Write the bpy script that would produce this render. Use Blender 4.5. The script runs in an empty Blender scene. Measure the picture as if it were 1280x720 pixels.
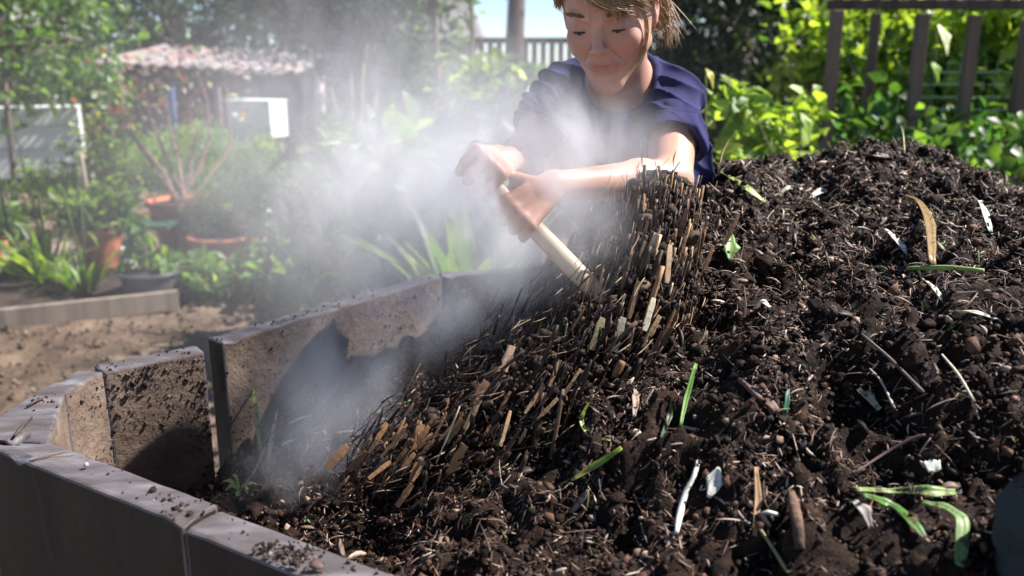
import bpy, bmesh, math, random
import numpy as np
from mathutils import Vector
import openvdb as vdb
rng = np.random.default_rng(7); random.seed(7)
scene = bpy.context.scene
COL = scene.collection
PI = math.pi
# ---------------------------------------------------------------- camera maths
PITCH = math.radians(14.8); FPX = 1100.0
CAM = np.array([0, 0, 1.45])
CF = np.array([0, math.cos(PITCH), -math.sin(PITCH)]); CU = np.array([0, math.sin(PITCH), math.cos(PITCH)]); CR = np.array([1., 0, 0])
def ray(x, y): return CF + (x-640)/FPX*CR + (360-y)/FPX*CU
def P(x, y, d): return CAM + d*ray(x, y)
def G(x, y, z=0.0):
    r = ray(x, y); return CAM + (z-1.45)/r[2]*r
def nrm(v):
    v = np.asarray(v, float); return v/(np.linalg.norm(v, axis=-1, keepdims=True)+1e-12)
# ---------------------------------------------------------------- noise
def _h(ix, iy, iz, seed):
    n = (ix.astype(np.int64)*374761393 + iy.astype(np.int64)*668265263 + iz.astype(np.int64)*2147483647 + seed*974711) & 0xffffffff
    n = ((n ^ (n >> 13))*1274126177) & 0xffffffff
    n = ((n ^ (n >> 16))*2246822519) & 0xffffffff
    return ((n ^ (n >> 15)) & 0xffff)/65535.0
def vnoise(p, seed=0):
    p = np.asarray(p, float); f = np.floor(p); i = f.astype(np.int64); t = p-f; t = t*t*(3-2*t)
    out = 0
    for dx in (0, 1):
        wx = t[..., 0] if dx else 1-t[..., 0]
        for dy in (0, 1):
            wy = t[..., 1] if dy else 1-t[..., 1]
            for dz in (0, 1):
                wz = t[..., 2] if dz else 1-t[..., 2]
                out = out + wx*wy*wz*_h(i[..., 0]+dx, i[..., 1]+dy, i[..., 2]+dz, seed)
    return out*2-1
def fbm(p, octv=4, seed=0):
    s = 0; a = 1.0; tot = 0
    for o in range(octv):
        s = s + a*vnoise(np.asarray(p)*2**o+o*17.3, seed+o); tot += a; a *= .5
    return s/tot
# ---------------------------------------------------------------- objects
def tag(o, label=None, cat=None, group=None, kind=None):
    if label: o['label'] = label
    if cat: o['category'] = cat
    if group: o['group'] = group
    if kind: o['kind'] = kind
    return o
def npmesh(name, V, F, mat, parent=None, col=None, smooth=False, mats=None, midx=None):
    V = np.ascontiguousarray(V, np.float32).reshape(-1, 3); F = np.ascontiguousarray(F, np.int32)
    me = bpy.data.meshes.new(name); k = F.shape[1]
    me.vertices.add(len(V)); me.vertices.foreach_set('co', V.ravel())
    me.loops.add(F.size); me.loops.foreach_set('vertex_index', F.ravel())
    me.polygons.add(len(F)); me.polygons.foreach_set('loop_start', np.arange(0, F.size, k, dtype=np.int32))
    if smooth: me.polygons.foreach_set('use_smooth', np.ones(len(F), bool))
    if mats:
        for m in mats: me.materials.append(m)
        me.polygons.foreach_set('material_index', np.asarray(midx, np.int32))
    else: me.materials.append(mat)
    me.update(calc_edges=True)
    if col is not None:
        a = me.color_attributes.new('Col', 'FLOAT_COLOR', 'POINT')
        c = np.ones((len(V), 4), np.float32); c[:, :3] = col; a.data.foreach_set('color', c.ravel())
    o = bpy.data.objects.new(name, me); COL.objects.link(o)
    if parent: o.parent = parent
    return o
def empty(name, loc=(0, 0, 0)):
    o = bpy.data.objects.new(name, None); COL.objects.link(o); o.empty_display_size = .05
    o['_loc'] = 0; del o['_loc']
    return o
class MB:
    """collects shapes of any polygon size; builds ONE mesh"""
    def __init__(s): s.v = []; s.f = []; s.m = []; s.c = []
    def add(s, V, F, mi=0, c=(1, 1, 1)):
        b = len(s.v); s.v += [tuple(map(float, q)) for q in V]; s.c += [tuple(c)]*len(V)
        for f in F: s.f.append(tuple(b+i for i in f)); s.m.append(mi)
    def hexa(s, b, t, mi=(0,)*6, c=(1, 1, 1)):      # bottom 4, top 4 (same order)
        V = list(b)+list(t); F = [(3, 2, 1, 0), (4, 5, 6, 7), (0, 1, 5, 4), (1, 2, 6, 5), (2, 3, 7, 6), (3, 0, 4, 7)]
        base = len(s.v); s.v += [tuple(map(float, q)) for q in V]; s.c += [tuple(c)]*8
        for f, m in zip(F, mi): s.f.append(tuple(base+i for i in f)); s.m.append(m)
    def box(s, cx, cy, z0, sx, sy, h, rz=0, c=(1, 1, 1)):
        a, b = math.cos(rz), math.sin(rz); q = []
        for z in (z0, z0+h):
            for (x, y) in ((-1, -1), (1, -1), (1, 1), (-1, 1)):
                X, Y = x*sx/2, y*sy/2; q.append((cx+X*a-Y*b, cy+X*b+Y*a, z))
        s.hexa(q[:4], q[4:], c=c)
    def beam(s, a, b, w, h, up=(0, 0, 1), c=(1, 1, 1)):
        a = np.array(a, float); b = np.array(b, float); d = nrm(b-a); u = np.array(up, float); r = nrm(np.cross(d, u)); u = np.cross(r, d)
        q = [p+r*sx*w/2+u*sy*h/2 for p in (a, b) for sx, sy in ((-1, -1), (1, -1), (1, 1), (-1, 1))]
        s.hexa(q[:4], q[4:], c=c)
    def tube(s, pts, rad, n=8, c=(1, 1, 1), cap=True):
        pts = np.array(pts, float); k = len(pts)
        rad = np.full(k, rad) if np.isscalar(rad) else np.array(rad, float)
        T = nrm(np.gradient(pts, axis=0)); ref = np.array([0, 0, 1.]) if abs(T[0][2]) < .9 else np.array([1., 0, 0])
        A = nrm(np.cross(T, ref)); B = np.cross(T, A); V = []; F = []
        for i in range(k):
            for j in range(n):
                t = 2*PI*j/n; V.append(pts[i]+rad[i]*(math.cos(t)*A[i]+math.sin(t)*B[i]))
        for i in range(k-1):
            for j in range(n):
                F.append((i*n+j, i*n+(j+1) % n, (i+1)*n+(j+1) % n, (i+1)*n+j))
        if cap: F.append(tuple(range(n))[::-1]); F.append(tuple((k-1)*n+j for j in range(n)))
        s.add(V, F, c=c)
    def lathe(s, o, prof, n=28, axis=(0, 0, 1), c=(1, 1, 1)):
        V = []; F = []; o = np.array(o, float)
        for (r, z) in prof:
            for j in range(n):
                t = 2*PI*j/n; V.append(o+np.array([r*math.cos(t), r*math.sin(t), z]))
        for i in range(len(prof)-1):
            for j in range(n): F.append((i*n+j, i*n+(j+1) % n, (i+1)*n+(j+1) % n, (i+1)*n+j))
        s.add(V, F, c=c)
    def build(s, name, mat, parent=None, bevel=0, smooth=False, seg=2):
        me = bpy.data.meshes.new(name); me.from_pydata(s.v, [], s.f)
        mats = mat if isinstance(mat, (list, tuple)) else [mat]
        for m in mats: me.materials.append(m)
        me.polygons.foreach_set('material_index', np.array(s.m, np.int32))
        a = me.color_attributes.new('Col', 'FLOAT_COLOR', 'POINT')
        c = np.ones((len(s.v), 4), np.float32); c[:, :3] = s.c; a.data.foreach_set('color', c.ravel())
        bm = bmesh.new(); bm.from_mesh(me); bmesh.ops.recalc_face_normals(bm, faces=bm.faces)
        if bevel: bmesh.ops.bevel(bm, geom=bm.edges[:], offset=bevel, segments=seg, affect='EDGES', profile=.6)
        bm.to_mesh(me); bm.free()
        if smooth: me.polygons.foreach_set('use_smooth', np.ones(len(me.polygons), bool))
        o = bpy.data.objects.new(name, me); COL.objects.link(o)
        if parent: o.parent = parent
        return o
# ---------------------------------------------------------------- materials
def newmat(name):
    m = bpy.data.materials.new(name); m.use_nodes = True; nt = m.node_tree; nt.nodes.clear()
    return m, nt, nt.nodes.new('ShaderNodeOutputMaterial')
def ramp(nt, stops):
    r = nt.nodes.new('ShaderNodeValToRGB'); e = r.color_ramp.elements
    while len(e) < len(stops): e.new(.5)
    for el, (p, c) in zip(e, stops): el.position = p; el.color = (*c, 1) if len(c) == 3 else c
    return r
def noise(nt, scale, detail=4, rough=.55, coord='Object', stretch=None, dist=0):
    tc = nt.nodes.new('ShaderNodeTexCoord'); n = nt.nodes.new('ShaderNodeTexNoise')
    n.inputs['Scale'].default_value = scale; n.inputs['Detail'].default_value = detail; n.inputs['Roughness'].default_value = rough
    n.inputs['Distortion'].default_value = dist
    if stretch is not None:
        mp = nt.nodes.new('ShaderNodeMapping'); mp.inputs['Scale'].default_value = stretch[:3]
        if len(stretch) > 3: mp.inputs['Rotation'].default_value = (0, 0, stretch[3])
        nt.links.new(tc.outputs[coord], mp.inputs[0]); nt.links.new(mp.outputs[0], n.inputs['Vector'])
    else: nt.links.new(tc.outputs[coord], n.inputs['Vector'])
    return n
def surf(name, stops, scale=8, rough=.7, bump=.3, bscale=60, spec=.4, detail=5, stretch=None, bstretch=None, patch=None, usecol=False, sss=0, bdist=.004, sheen=0, metal=0, mixf=.5):
    """procedural: noise-driven colour ramp, optional second patch colour, bump"""
    m, nt, out = newmat(name); L = nt.links.new
    b = nt.nodes.new('ShaderNodeBsdfPrincipled'); L(b.outputs[0], out.inputs[0])
    n = noise(nt, scale, detail, .6, stretch=stretch); r = ramp(nt, stops); L(n.outputs[0], r.inputs[0]); c = r.outputs[0]
    if patch:
        pn = noise(nt, patch[0], 6, .65, dist=.4); pr = ramp(nt, [(patch[1], (0, 0, 0)), (patch[2], (1, 1, 1))]); L(pn.outputs[0], pr.inputs[0])
        mx = nt.nodes.new('ShaderNodeMix'); mx.data_type = 'RGBA'; L(pr.outputs[0], mx.inputs[0]); L(c, mx.inputs[6]); mx.inputs[7].default_value = (*patch[3], 1); c = mx.outputs[2]
    if usecol:
        at = nt.nodes.new('ShaderNodeAttribute'); at.attribute_name = 'Col'
        mx = nt.nodes.new('ShaderNodeMix'); mx.data_type = 'RGBA'; mx.blend_type = 'MULTIPLY'; mx.inputs[0].default_value = 1
        L(c, mx.inputs[6]); L(at.outputs[0], mx.inputs[7]); c = mx.outputs[2]
    L(c, b.inputs['Base Color'])
    b.inputs['Roughness'].default_value = rough; b.inputs['Specular IOR Level'].default_value = spec; b.inputs['Metallic'].default_value = metal
    if sss: b.inputs['Subsurface Weight'].default_value = sss; b.inputs['Subsurface Radius'].default_value = (1, .35, .2); b.inputs['Subsurface Scale'].default_value = .012
    if sheen: b.inputs['Sheen Weight'].default_value = sheen
    if bump:
        bn = noise(nt, bscale, 6, .65, stretch=bstretch); bp = nt.nodes.new('ShaderNodeBump'); bp.inputs['Strength'].default_value = bump; bp.inputs['Distance'].default_value = bdist
        L(bn.outputs[0], bp.inputs['Height']); L(bp.outputs[0], b.inputs['Normal'])
    return m
def leafmat(name, trans=.4, rough=.42, gain=1.5, dirt=False):
    m, nt, out = newmat(name); L = nt.links.new
    at = nt.nodes.new('ShaderNodeAttribute'); at.attribute_name = 'Col'
    n = noise(nt, 45, 3); r = ramp(nt, [(.3, (.75, .75, .75)), (.7, (1.2, 1.2, 1.2))]); L(n.outputs[0], r.inputs[0])
    mx = nt.nodes.new('ShaderNodeMix'); mx.data_type = 'RGBA'; mx.blend_type = 'MULTIPLY'; mx.inputs[0].default_value = 1
    L(at.outputs[0], mx.inputs[6]); L(r.outputs[0], mx.inputs[7])
    if dirt:
        dn = noise(nt, 70, 6, .7, dist=.5); dr = ramp(nt, [(.50, (0, 0, 0)), (.62, (1, 1, 1))]); L(dn.outputs[0], dr.inputs[0]); m0 = mx
        mx = nt.nodes.new('ShaderNodeMix'); mx.data_type = 'RGBA'; L(dr.outputs[0], mx.inputs[0]); L(m0.outputs[2], mx.inputs[6]); mx.inputs[7].default_value = (.09, .05, .035, 1)
    b = nt.nodes.new('ShaderNodeBsdfPrincipled'); b.inputs['Roughness'].default_value = rough; b.inputs['Specular IOR Level'].default_value = .45
    t = nt.nodes.new('ShaderNodeBsdfTranslucent'); g = nt.nodes.new('ShaderNodeMix'); g.data_type = 'RGBA'; g.blend_type = 'MULTIPLY'; g.inputs[0].default_value = 1
    g.inputs[7].default_value = (gain*1.15, gain*1.2, gain*.45, 1); L(mx.outputs[2], g.inputs[6]); L(g.outputs[2], t.inputs[0]); L(mx.outputs[2], b.inputs['Base Color'])
    ms = nt.nodes.new('ShaderNodeMixShader'); ms.inputs[0].default_value = trans
    L(b.outputs[0], ms.inputs[1]); L(t.outputs[0], ms.inputs[2]); L(ms.outputs[0], out.inputs[0])
    return m
M = {}
M['leaf'] = leafmat('leaf', .45, .42, 1.7)
M['deadleaf'] = leafmat('dead_leaf', .2, .7, 1.0, True); M['heapleaf'] = leafmat('heap_leaf', .3, .45, 1.3, True)
M['soil'] = surf('soil', [(.3, (.045, .028, .018)), (.55, (.14, .095, .065)), (.75, (.26, .185, .13))], 3.5, .9, .8, 30, bdist=.03, patch=(.9, .5, .62, (.33, .25, .19)))
M['bedsoil'] = surf('bed_soil', [(.3, (.012, .008, .006)), (.7, (.07, .045, .035))], 14, .85, .9, 40, bdist=.02)
M['compost'] = surf('compost', [(.3, (.004, .0018, .0011)), (.55, (.020, .0095, .0055)), (.8, (.085, .044, .027))], 35, .8, 1.0, 190, spec=.18, bdist=.005)
M['crumb'] = surf('compost_crumb', [(.3, (.45, .45, .45)), (.7, (1.15, 1.1, 1.05))], 90, .68, 1.0, 330, spec=.25, bdist=.002, usecol=True)
M['fibre'] = surf('fibre', [(.3, (.7, .7, .7)), (.7, (1.1, 1.1, 1.1))], 120, .6, .3, 300, usecol=True, bdist=.001)
M['chip'] = surf('wood_chip', [(.3, (.55, .5, .45)), (.7, (1.15, 1.1, 1.0))], 30, .7, .5, 140, usecol=True, stretch=(1, 1, 6), bdist=.002)
M['rim'] = surf('weathered_rim', [(.25, (.042, .034, .033)), (.5, (.115, .100, .104)), (.8, (.24, .22, .235))], 7, .5, .5, 70, spec=.6, stretch=(1.2, 5, 1, -.54), bstretch=(.5, 3, 1, -.54), patch=(11, .52, .75, (.075, .052, .042)), bdist=.004)
M['inner'] = surf('dirty_inner_wall', [(.25, (.075, .050, .036)), (.5, (.155, .108, .080)), (.75, (.27, .20, .155))], 9, .75, 1, 75, patch=(12, .46, .74, (.07, .043, .032)), bdist=.006, detail=8)
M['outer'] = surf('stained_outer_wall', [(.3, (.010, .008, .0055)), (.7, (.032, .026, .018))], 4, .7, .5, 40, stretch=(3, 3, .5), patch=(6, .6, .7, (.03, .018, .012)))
M['greywood'] = surf('grey_timber', [(.25, (.10, .085, .075)), (.5, (.22, .19, .165)), (.8, (.36, .32, .28))], 9, .75, .5, 50, stretch=(1, 1, .12), bstretch=(3, 3, .3), usecol=True)
M['darkwood'] = surf('dark_timber', [(.3, (.03, .024, .02)), (.75, (.10, .08, .066))], 8, .8, .5, 40, stretch=(3, 3, .3), usecol=True)
M['bark'] = surf('bark', [(.3, (.05, .035, .028)), (.75, (.17, .13, .10))], 20, .85, .8, 60, stretch=(2, 2, .3), usecol=True, bdist=.01)
M['terracotta'] = surf('terracotta', [(.3, (.33, .095, .045)), (.7, (.50, .17, .085))], 9, .75, .3, 70, patch=(5, .6, .75, (.45, .27, .2)))
M['white'] = surf('white_paint', [(.3, (.68, .68, .66)), (.7, (.82, .82, .80))], 3, .55, .15, 30)
M['shadedwhite'] = surf('shaded_white_paint', [(.3, (.60, .62, .61)), (.7, (.70, .72, .71))], 4, .5, .15, 30)  # white box body toned grey, its shade put into the colour
M['plastic'] = surf('dark_plastic', [(.3, (.04, .043, .05)), (.7, (.075, .08, .09))], 6, .35, .05, 30)
M['greenplastic'] = surf('green_plastic', [(.3, (.10, .20, .12)), (.7, (.16, .28, .18))], 6, .4, .05, 30)
M['blue'] = surf('blue_paint', [(.3, (.10, .14, .30)), (.7, (.16, .21, .40))], 6, .5, .1, 30)
M['roof'] = surf('corrugated_sheet', [(.3, (.17, .14, .135)), (.7, (.34, .30, .30))], 6, .5, .2, 30, patch=(3, .5, .62, (.27, .13, .085)))
M['render'] = surf('rendered_wall', [(.3, (.33, .29, .29)), (.7, (.42, .38, .38))], 3, .85, .3, 60)
M['slate'] = surf('slate_roof', [(.3, (.17, .155, .15)), (.7, (.27, .25, .24))], 9, .7, .4, 20, stretch=(1, 1, 4))
M['metal'] = surf('worn_steel', [(.3, (.25, .25, .26)), (.7, (.5, .5, .52))], 30, .35, .2, 80, metal=.9)
M['wire'] = surf('green_wire', [(.3, (.04, .10, .07)), (.7, (.08, .16, .12))], 30, .9, 0, spec=.1)
M['handle'] = surf('ash_handle', [(.3, (.42, .30, .19)), (.7, (.60, .46, .32))], 14, .5, .2, 60, stretch=(1, 1, .3), patch=(12, .6, .7, (.2, .13, .08)))
M['skin'] = None
def skinmat():
    m = surf('skin', [(.3, (.44, .235, .165)), (.7, (.56, .325, .24))], 22, .45, .25, 320, spec=.4, sss=.25, usecol=True, bdist=.0012)
    return m
M['skin'] = skinmat()
M['shirt'] = surf('navy_cotton', [(.3, (.022, .023, .075)), (.7, (.034, .034, .108))], 6, .85, .25, 700, spec=.15, bdist=.0008)
M['trousers'] = surf('dark_trousers', [(.3, (.02, .022, .03)), (.7, (.04, .042, .05))], 6, .9, .2, 400)
M['boot'] = surf('rubber_boot', [(.3, (.02, .035, .025)), (.7, (.03, .05, .035))], 6, .4, .1, 40)
M['hair'] = surf('dark_blond_hair', [(.3, (.20, .125, .065)), (.7, (.42, .29, .165))], 160, .4, .2, 500, spec=.6, usecol=True, bdist=.001)
M['eye'] = surf('eye_white', [(.3, (.26, .23, .22)), (.7, (.34, .31, .30))], 10, .15, 0)
M['iris'] = surf('iris', [(.3, (.03, .035, .04)), (.7, (.06, .06, .06))], 50, .1, 0)
M['dark'] = surf('dark_lash', [(.3, (.03, .015, .01)), (.7, (.05, .03, .02))], 30, .6, 0)
M['canvas'] = surf('grey_green_canvas', [(.3, (.02, .028, .028)), (.7, (.045, .06, .056))], 9, .85, .6, 500, bdist=.002, patch=(8, .58, .7, (.03, .02, .016)))
M['red'] = surf('red_brick_trim', [(.3, (.22, .08, .06)), (.7, (.36, .15, .11))], 9, .8, .3, 60)
# ---------------------------------------------------------------- world, sun, camera
SAZ, SEL = math.radians(13), math.radians(48)
SUN = np.array([math.cos(SAZ)*math.cos(SEL), math.sin(SAZ)*math.cos(SEL), math.sin(SEL)])
w = bpy.data.worlds.new('World'); scene.world = w; w.use_nodes = True; nt = w.node_tree; bg = nt.nodes['Background']
sky = nt.nodes.new('ShaderNodeTexSky'); sky.sky_type = 'NISHITA'; sky.sun_disc = False; sky.sun_elevation = SEL
sky.sun_rotation = math.atan2(SUN[0], SUN[1]); sky.air_density = 1.1; sky.dust_density = .2; sky.ozone_density = 1.5; sky.altitude = 2500; sky.air_density = .8
nt.links.new(sky.outputs[0], bg.inputs[0]); bg.inputs[1].default_value = .075
ld = bpy.data.lights.new('sun', 'SUN'); ld.energy = 5.0; ld.angle = math.radians(.53); ld.color = (1, .955, .90)
lo = bpy.data.objects.new('sun', ld); COL.objects.link(lo); lo.rotation_euler = Vector(SUN).to_track_quat('Z', 'Y').to_euler(); lo.location = (6, 2, 8)
cd = bpy.data.cameras.new('camera'); cd.sensor_width = 36; cd.lens = 36*FPX/1280; cd.clip_end = 500; cd.clip_start = .02
cam = bpy.data.objects.new('camera', cd); COL.objects.link(cam); cam.location = CAM; cam.rotation_euler = (PI/2-PITCH, 0, 0); scene.camera = cam
cd.dof.use_dof = True; cd.dof.focus_distance = 1.28; cd.dof.aperture_fstop = 3.6
scene.view_settings.view_transform = 'Standard'; scene.view_settings.look = 'None'; scene.view_settings.exposure = 1.27; scene.view_settings.gamma = 1
cy = scene.cycles; cy.use_denoising = True; cy.max_bounces = 6; cy.diffuse_bounces = 3; cy.glossy_bounces = 2; cy.transmission_bounces = 4; cy.volume_bounces = 1; cy.transparent_max_bounces = 8
cy.volume_step_rate = 1.0; cy.volume_max_steps = 128; cy.caustics_reflective = False; cy.caustics_refractive = False; cy.sample_clamp_indirect = 6
# ================================================================ compost heap
CP = [(900,236,1.72),(960,216,1.86),(1040,200,1.96),(1100,197,1.97),(1170,205,1.93),(1235,222,1.86),(1300,250,1.76),(860,262,1.62),(820,300,1.66),
      (1000,265,1.72),(1100,262,1.66),(1200,290,1.50),(900,330,1.47),(1000,345,1.42),(1120,350,1.36),(1280,370,1.22),(850,430,1.30),(960,420,1.24),(1080,420,1.18),(1200,450,1.06),
      (800,520,1.14),(900,520,1.08),(1020,540,1.02),(1150,560,.98),(1270,600,.90),(700,600,1.10),(800,640,1.00),(920,650,.95),(1050,660,.91),(1200,680,.88),(640,700,.96),(800,720,.90),(1000,730,.86),
      (560,560,1.28),(600,480,1.46),(640,410,1.74),(655,375,1.95),(560,425,1.92),(500,450,1.86),(450,482,1.78),(400,525,1.68),(345,570,1.60),(290,605,1.56),(420,600,1.40),(350,640,1.30),(300,625,1.36),(400,680,1.12),(500,650,1.15),(740,400,1.50),(740,340,1.75)]
cp = np.array([P(*q) for q in CP])
extra = np.array([(1.3,1.9,1.02),(1.5,1.3,.98),(1.2,.8,.95),(.9,.45,.90),(.4,.55,.90),(1.0,2.15,1.1),(.6,2.15,1.12),(.25,2.1,1.05),(-.45,1.1,.80),(-.60,1.25,.72)])
cp = np.vstack([cp, extra])
def _phi(r): return np.sqrt(r*r+.06**2)
_D = np.linalg.norm(cp[:, None, :2]-cp[None, :, :2], axis=2)
_K = _phi(_D)+np.eye(len(cp))*-.03
_A = np.block([[_K, np.ones((len(cp), 1)), cp[:, :2]], [np.ones((1, len(cp))), np.zeros((1, 3))], [cp[:, :2].T, np.zeros((2, 3))]])
_w = np.linalg.solve(_A, np.concatenate([cp[:, 2], [0, 0, 0]]))
def Hbase(x, y):
    x = np.asarray(x, float); y = np.asarray(y, float); s = _w[-3]+_w[-2]*x+_w[-1]*y
    for i in range(len(cp)): s = s+_w[i]*_phi(np.sqrt((x-cp[i, 0])**2+(y-cp[i, 1])**2))
    return s
HOLLOWS = [(*P(1075,495,1.09)[:2],.06,.06), (*P(1215,245,1.75)[:2],.08,.05), (*P(900,395,1.32)[:2],.05,.035), (*P(1245,560,.93)[:2],.06,.05), (*P(760,640,1.0)[:2],.07,.05), (*P(850,460,1.2)[:2],.045,.035), (*P(975,290,1.6)[:2],.06,.035), (*P(940,690,.92)[:2],.05,.04), (*P(1110,590,.97)[:2],.045,.04)]
def Hd(x, y):
    p = np.stack([x, y, np.zeros_like(x)], -1)
    a = fbm(p*7, 2, 3); b = 1-np.abs(fbm(p*15+3, 2, 9))*2; c = fbm(p*38, 2, 21); d = fbm(p*95, 2, 33)
    k = np.clip((y-.5)/.5, .35, 1)
    for (hx_, hy_, hr, hd) in HOLLOWS: k0 = np.exp(-((x-hx_)**2+(y-hy_)**2)/hr**2); a = a-hd/.042*k0
    return k*(.042*a+.030*b+.020*c)+.007*d-.014
def H(x, y): return Hbase(x, y)+Hd(np.asarray(x, float), np.asarray(y, float))
def hit(px, py):
    r = ray(px, py); t = np.arange(.5, 3.2, .004); q = CAM+t[:, None]*r
    h = H(q[:, 0], q[:, 1]); k = np.where(q[:, 2] < h)[0]
    if len(k) == 0: k = [len(t)-1]
    return q[k[0]]
def hnorm(x, y, e=.012):
    x = np.asarray(x, float); y = np.asarray(y, float)
    return nrm(np.stack([(H(x-e, y)-H(x+e, y))/(2*e), (H(x, y-e)-H(x, y+e))/(2*e), np.ones_like(x)], -1))
# bin outline (inner side), counter-clockwise seen from above, starting at the left corner
INNER = [(-.618,1.085),(.62,.336),(1.30,.55),(1.66,1.25),(1.35,2.0),(.85,2.19),(-.019,2.03),(-.162,1.99),(-.52,1.51),(-.542,1.470),(-.673,1.366),(-.69,1.27)]
def inside(x, y, poly=INNER):
    x = np.asarray(x); c = np.zeros(x.shape, bool); n = len(poly)
    for i in range(n):
        x1, y1 = poly[i]; x2, y2 = poly[(i+1) % n]
        k = ((y1 > y) != (y2 > y)); xi = (x2-x1)*(y-y1)/((y2-y1)+1e-12)+x1; c ^= k & (x < xi)
    return c
st = .0055; xs = np.arange(-.72, 1.70, st); ys = np.arange(.30, 2.22, st); gx, gy = np.meshgrid(xs, ys)
gz = H(gx, gy)
# fold the sheet a little sideways so that clods overhang
pp = np.stack([gx, gy, gz], -1); n3 = nrm(np.stack([-np.gradient(gz, st, axis=1), -np.gradient(gz, st, axis=0), np.ones_like(gz)], -1))
V = pp+n3*(fbm(pp*28+5, 3, 51)*.012)[..., None]
nx, ny = len(xs), len(ys); idx = np.arange(nx*ny).reshape(ny, nx)
ins = inside(gx, gy); fk = ins[:-1, :-1] | ins[1:, 1:] | ins[1:, :-1] | ins[:-1, 1:]
F = np.stack([idx[:-1, :-1][fk], idx[:-1, 1:][fk], idx[1:, 1:][fk], idx[1:, :-1][fk]], -1)
heap = npmesh('compost_heap', V.reshape(-1, 3), F, M['compost'], smooth=True)
tag(heap, 'large heap of dark brown crumbly compost filling the bin, highest at the right', 'compost heap')
# ---- crumbs
def ico():
    bm = bmesh.new(); bmesh.ops.create_icosphere(bm, subdivisions=1, radius=1); v = np.array([q.co[:] for q in bm.verts]); f = np.array([[a.index for a in q.verts] for q in bm.faces]); bm.free(); return v, f
IV, IF = ico()
def randrot(n):
    q = nrm(rng.normal(size=(n, 4))); w_, x, y, z = q.T
    return np.stack([np.stack([1-2*(y*y+z*z), 2*(x*y-z*w_), 2*(x*z+y*w_)], -1), np.stack([2*(x*y+z*w_), 1-2*(x*x+z*z), 2*(y*z-x*w_)], -1), np.stack([2*(x*z-y*w_), 2*(y*z+x*w_), 1-2*(x*x+y*y)], -1)], 1)
def crumbs(name, C_, S, col, mat, lump=.42, parent=None):
    n = len(C_); v = IV[None]*(1+rng.uniform(-lump, lump, (n, len(IV), 1)))*rng.uniform(.38, 1.35, (n, 1, 3))
    v = np.einsum('nij,nkj->nki', randrot(n), v)*S[:, None, None]+C_[:, None, :]
    f = IF[None]+(np.arange(n)*len(IV))[:, None, None]
    return npmesh(name, v.reshape(-1, 3), f.reshape(-1, 3), mat, parent, np.repeat(col, len(IV), 0))
def inview(p, m=1.15):
    q = p-CAM; d = q@CF; return (d > .3) & (np.abs(q@CR)/d*FPX < 640*m) & (np.abs(q@CU)/d*FPX < 360*m+40)
def heap_pts(n, m=1.12):
    x = rng.uniform(-.65, 1.6, n*4); y = rng.uniform(.35, 2.15, n*4); k = inside(x, y); x, y = x[k], y[k]
    z = Hbase(x, y); p = np.stack([x, y, z], -1); k = inview(p, m); p = p[k][:n]; p[:, 2] = H(p[:, 0], p[:, 1]); return p
def pal(n, cols, pr, j=.25):
    c = np.array(cols)[rng.choice(len(cols), n, p=np.array(pr)/sum(pr))]; return c*rng.uniform(1-j, 1+j, (n, 1))
p = heap_pts(90000); cl = fbm(np.c_[p[:, :2]*16, np.zeros(len(p))], 3, 77); p = p[cl+rng.uniform(-.5, .5, len(p)) > -.15]
S = np.clip(rng.lognormal(math.log(.0019), .55, len(p)), .0010, .0100)
N = hnorm(p[:, 0], p[:, 1]); p = p+N*(S*.4+rng.uniform(-.002, .006, len(p)))[:, None]
c = pal(len(p), [(.013,.006,.0036), (.044,.021,.012), (.13,.067,.042), (.36,.25,.19), (.09,.034,.024)], [46, 32, 16, 4, 4])
tag(crumbs('compost_crumbs', p, S, c, M['crumb']), 'countless dark crumbs and clods strewn over the compost heap', 'compost crumbs', kind='stuff')
p = heap_pts(900); S = np.clip(rng.lognormal(math.log(.0075), .4, len(p)), .004, .017); p[:, 2] += S*.15
def lumps(name, C_, S, col, mat):
    bm = bmesh.new(); bmesh.ops.create_icosphere(bm, subdivisions=3, radius=1); v0 = np.array([q.co[:] for q in bm.verts]); f0 = np.array([[a.index for a in q.verts] for q in bm.faces]); bm.free(); n = len(C_)
    off = rng.uniform(0, 90, (n, 1, 3)); v = v0[None]*(1+.55*fbm(v0[None]*1.6+off, 3, 12)+.22*fbm(v0[None]*5+off, 2, 14))[..., None]*rng.uniform(.5, 1.2, (n, 1, 3))
    v = np.einsum('nij,nkj->nki', randrot(n), v)*S[:, None, None]+C_[:, None, :]; f = f0[None]+(np.arange(n)*len(v0))[:, None, None]
    return npmesh(name, v.reshape(-1, 3), f.reshape(-1, 3), mat, smooth=True)
tag(lumps('compost_clods', p, S, None, M['compost']), 'moist dark clods of rotted compost bulging out of the heap', 'compost clods', kind='stuff')
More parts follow.
